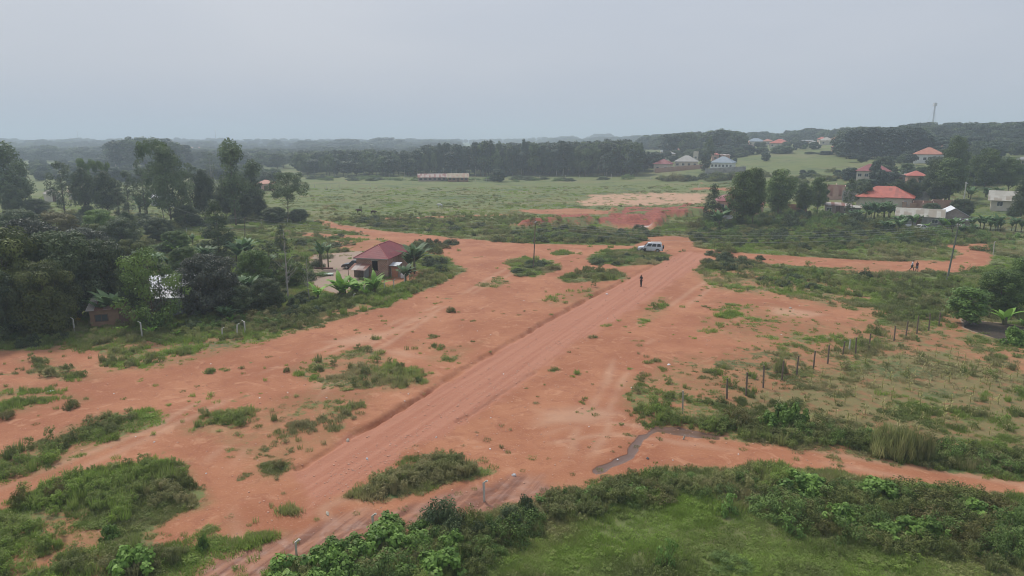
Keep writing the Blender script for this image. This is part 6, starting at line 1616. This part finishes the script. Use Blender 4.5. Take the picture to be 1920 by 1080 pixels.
walk = dict(feet=((-.16, -.28, 0), (.15, .30, .02)), knees=((-.13, -.20, .48), (.12, .05, .47)), elbows=((-.30, .08, 1.12), (.30, -.06, 1.10)), hands=((-.36, .10, .86), (.34, -.20, .88)), lean=.04)
walk2 = dict(feet=((-.08, .22, .02), (.09, -.20, 0)), knees=((-.09, .0, .47), (.10, -.16, .48)), elbows=((-.24, -.05, 1.12), (.25, .05, 1.12)), hands=((-.26, -.20, .90), (.27, .02, .86)), lean=.03)
person(1709, 508, R(60), 'person in a white shirt and dark trousers striding on the east track', 'white', 'black', walk, 1.74)
person(1718, 510, R(15), 'person in a dark red shirt and grey jeans beside the white shirt', 'darkred', 'jeans', walk2, 1.68)
rel = dict(feet=((-.09, 0, 0), (.09, .02, 0)), knees=((-.09, -.02, .48), (.09, 0, .48)), elbows=((-.27, .02, 1.12), (.27, .02, 1.12)), hands=((-.29, -.06, .88), (.29, -.06, .88)))
q = GH(1209, 474.5)
person(0, 0, R(20), 'person in black and white by the front door of the silver car', 'white', 'black', rel, 1.66, p=q, skirt=True, woman=True)

# ------------------------------------------------------------------ cattle
def cow(px, yb, rz, label, mat, s=1.0):
    p = GH(px, yb); e = empty('cow', p, rz, label, 'cow')
    P_ = dict(mid=((0, 0, .95), (.30, .33), None), rump=((.55, 0, 1.0), (.27, .29), 'mid'), tail=((.82, 0, 1.02), .05, 'rump'), tail2=((.90, 0, .55), .025, 'tail'), chest=((-.5, 0, .98), (.25, .32), 'mid'), nk=((-.85, 0, 1.08), (.13, .18), 'chest'),
              hd=((-1.10, 0, .98), .12, 'nk'), mz=((-1.32, 0, .80), .075, 'hd'), er1=((-1.05, -.2, 1.05), .03, 'hd'), er2=((-1.05, .2, 1.05), .03, 'hd'))
    for i, (x, y, pa) in enumerate(((-.55, -.17, 'chest'), (-.50, .17, 'chest'), (.6, -.17, 'rump'), (.66, .17, 'rump'))):
        b = 'f' if i < 2 else 'h'; dx = -.05 if b == 'f' else .12
        P_['u%d' % i] = ((x + (0 if b == 'f' else -.08), y, .66), .10, pa); P_['k%d' % i] = ((x + (dx if b == 'h' else -.02), y, .40), .055, 'u%d' % i); P_['f%d' % i] = ((x + (.05 if b == 'h' else 0), y, .04), .05, 'k%d' % i)
    skinmesh('body', P_, mat, e, 2, s)
    for y in (-.1, .1): MB().tube([Vector((-1.08, y, 1.1)) * s, Vector((-1.12, y * 2, 1.25)) * s], [.025 * s, .008 * s], 5).obj('horn', CONC, e)
cow(674, 400, R(10), 'dark brown cow grazing by the meadow bushes', M('hide_brown', (.09, .045, .03), (.06, .03, .02), 2), .95)
cow(700, 402, R(160), 'black and brown cow near the dark brown one', M('hide_dark', (.04, .028, .024), (.10, .06, .04), 2), .9)
cow(825, 389, R(-20), 'white cow alone in the middle of the meadow', M('hide_white', (.72, .70, .66), None, 2), .9)

# ------------------------------------------------------------------ maize, stones, litter
MZ = foliage('maize_leaves', (.24, .25, .07), (.48, .44, .16), (.40, .36, .18), trans=.3)
mzp = []
for sd in range(4):
    rs2 = np.random.RandomState(500 + sd); hh = .55 + .25 * rs2.random(); v = []; qd = []; tn = []
    for i in range(7):
        a_ = rs2.random() * 6.28; z0 = hh * (.15 + .11 * i); l = .34 * (.7 + .5 * rs2.random()); b0 = len(v)
        for k in range(4):
            f = k / 3; x = l * f; z = z0 + .16 * math.sin(f * 2.6) - .12 * f * f; wd = .028 * (1 - f * .8)
            for s in (-1, 1): v.append((math.cos(a_) * x - math.sin(a_) * wd * s, math.sin(a_) * x + math.cos(a_) * wd * s, z)); tn.append(rs2.random())
        for k in range(3): qd.append((b0 + 2 * k, b0 + 2 * k + 1, b0 + 2 * k + 3, b0 + 2 * k + 2))
    mzp.append((mesh_np('leaves', v, qd, MZ, False, dict(tone=tn)), MB().tube([(0, 0, -.05), (0, 0, hh)], [.016, .008], 5).mesh('stalk', MZ)))
FIELD = Gs([(1400, 775), (1420, 735), (1540, 700), (1640, 672), (1760, 655), (1900, 690), (1990, 720), (1990, 860), (1850, 835), (1700, 815), (1530, 795)])
random.seed(31)
f0 = Vector((FIELD[1][0], FIELD[1][1], 0)); rowd = (Vector((FIELD[5][0], FIELD[5][1], 0)) - f0).normalized(); rown = Vector((-rowd.y, rowd.x, 0)); n_m = 0
cand = []
for i in range(-5, 60):
    for j in range(-30, 40):
        if random.random() > .42: continue
        q = f0 + rowd * (i * .85 + random.uniform(-.25, .25)) + rown * (j * 1.0 + random.uniform(-.15, .15))
        if poly_d(np.array([q.x]), np.array([q.y]), FIELD)[0] > .3 and abs(q.x / q.y) < .78: cand.append(q)
random.shuffle(cand)
for q in cand[:260]:
    lf, sk = random.choice(mzp); s = random.uniform(.8, 1.45)
    e = empty('maize_plant', (q.x, q.y, float(H(q.x, q.y)[0])), random.uniform(0, 6.28), 'yellowing young maize plant in the red soil field', 'maize plant', 'young maize plants of the field'); e.scale = (s, s, s)
    link(bpy.data.objects.new('stalk', sk), e); link(bpy.data.objects.new('leaves', lf), e)
# gravel
STONE = M('stone_reddish', (.46, .23, .15), (.58, .36, .27), 6); rocks = []
for sd in range(4):
    rs2 = np.random.RandomState(900 + sd); bm = bmesh.new(); bmesh.ops.create_icosphere(bm, subdivisions=1, radius=1)
    for v_ in bm.verts: v_.co *= .7 + .5 * rs2.random(); v_.co.z *= .6
    me = bpy.data.meshes.new('pebble'); bm.to_mesh(me); bm.free(); me.materials.append(STONE); rocks.append(bpy.data.objects.new('pebble', me))
x, y = screen_samples(90000, 28, 120, -42, 30)
rd_ = poly_d(x, y, ROAD); edge = np.exp(-((rd_ - 1.2) / 1.3) ** 2) * (x > np.interp(y, [q[1] for q in DITCH], [q[0] for q in DITCH]) + 2)
keep = rs.random(len(x)) < np.where(rd_ > 0, .10, .06) + edge * .5
keep &= cover(x, y)[0] < .4
x, y = x[keep], y[keep]; s_ = (.015 + .04 * rs.random(len(x)) ** 3) * (1 + np.hypot(x, y) / 90)
scatter('gravel', np.stack([x, y, H(x, y) + s_ * .2], 1), np.stack([s_, s_, s_ * .8], 1), np.stack([x * 0, x * 0, rs.random(len(x)) * 6.28], 1), rs.randint(0, 4, len(x)), col_of('pebbles', rocks), 'loose reddish gravel on the road and its edge')
def scrap(px, yb, w_, d_, label, mat=WHITEP, h=.05, group=None, name='litter_scrap'):
    p = GH(px, yb); m_ = MB(); n = 6
    vs = [(math.cos(i * 6.283 / n) * w_ / 2 * random.uniform(.6, 1.1), math.sin(i * 6.283 / n) * d_ / 2 * random.uniform(.6, 1.1), h * random.uniform(.3, 1.5)) for i in range(n)]
    m_.add([(x_, y_, 0) for x_, y_, _ in vs] + vs + [(0, 0, h * 2)], [tuple(range(n - 1, -1, -1))] + [(i, (i + 1) % n, n + (i + 1) % n, n + i) for i in range(n)] + [(n + i, n + (i + 1) % n, 2 * n) for i in range(n)])
    o = m_.obj(name, mat); o.location = p; o.rotation_euler = (0, 0, random.uniform(0, 6.28)); tag(o, label, 'litter' if name == 'litter_scrap' else name.replace('_', ' '), group)
scrap(1254, 684, .55, .25, 'white sheet of litter at the weed edge')
scrap(963, 892, .3, .2, 'white bag on the soil above the wet track', h=.09)
scrap(614, 966, .45, .2, 'pale flat litter below the grass island', WOODP)
scrap(740, 697, .5, .2, 'grey litter on the oval grass island', SILVER)
scrap(96, 733, .5, .4, 'grey blue litter at the western grass patch', SILVER)
scrap(300, 637, .6, .3, 'white litter under the hooked posts')
scrap(316, 640, .5, .3, 'second white litter under the hooked posts')
scrap(95, 628, .6, .3, 'white litter near the footpath')
scrap(1138, 552, .5, .25, 'white stone by the road ditch', WHITEP, .08, None, 'pale_rock')
scrap(652, 828, .32, .26, 'pale rock on the road edge above the ditch', W_CREAM, .12, None, 'pale_rock')
scrap(1722, 578, .6, .4, 'pale rock in the dry grass', W_CREAM, .15, None, 'pale_rock')
scrap(1482, 578, 0.4, .3, 'small pale rock on the red flat', W_CREAM, .1, None, 'pale_rock')
scrap(688, 862, .22, .2, 'small bluish grey stone on the road', SILVER, .06, None, 'dark_stone')
scrap(1214, 860, .25, .2, 'dark stone on the track', BUMP, .07, None, 'dark_stone')
random.seed(8)
for _ in range(34):
    px, py = random.uniform(60, 1500), random.uniform(560, 900)
    q = G(px, py); c_ = cover(np.array([q.x]), np.array([q.y]))
    if c_[0][0] < .3: scrap(px, py, random.uniform(.1, .22), random.uniform(.08, .16), 'tiny white scrap lying on the red soil', WHITEP, .03, 'tiny white scraps')
for px, yb, lab in [(1645, 426, 'crumpled white metal sheet beside the bananas'), (1665, 430, 'white sheet leaning among the banana leaves'), (1706, 428, 'pale metal sheet near the white car'), (1742, 425, 'light sheet at the end of the scrap')]:
    p = GH(px, yb); o = MB().box(-1.1, -.03, 0, 1.1, .03, 1.0).obj('metal_sheet', WHITEP); o.location = p; o.rotation_euler = (R(random.uniform(-50, -25)), R(random.uniform(-8, 8)), R(random.uniform(-30, 30))); tag(o, lab, 'metal sheet')
def jerry(px, yb, label, mat):
    p = GH(px, yb); e = empty('jerrycan', p, .4, label, 'jerrycan'); MB().box(-.17, -.1, 0, .17, .1, .42).obj('body', mat, e, bevel=.03); MB().tube([(.1, 0, .42), (.1, 0, .47)], .035, 8).obj('cap', BUMP, e); MB().tube([(-.13, 0, .41), (-.08, 0, .48), (.03, 0, .48), (.05, 0, .41)], .015, 5).obj('handle', mat, e)
    e.scale = (1.6, 1.6, 1.6)
jerry(147, 606, 'yellow jerrycan beside the plank shed', M('plastic_yellow', (.62, .42, .03), None, 3, rough=.4))
jerry(755, 522, 'white jerrycan beside the outhouse', WHITEP)
lr = MB().tube([(-1.4, 0, .12), (1.4, 0, .12)], .12, 8).obj('log', M('log_reddish', (.22, .09, .07), None, 3)); lr.location = GH(608, 504); tag(lr, 'reddish log lying at the yard bananas', 'log')
bs = MB().box(-1.2, -.6, .25, 1.2, .6, .30).box(-1.1, -.5, 0, -1.0, .5, .25).box(1.0, -.5, 0, 1.1, .5, .25).obj('bench_table', M('pale_green', (.5, .6, .52), None, 3)); bs.name = 'drying_table'; bs.location = GH(610, 516); tag(bs, 'low pale green table in the dirt yard', 'table')
stk = MB().tube([(0, 0, 0), (.12, .05, .3)], .06, 6).obj('stake', WOODP); stk.location = GH(1281, 824); tag(stk, 'short pale stake standing in the puddle', 'stake')
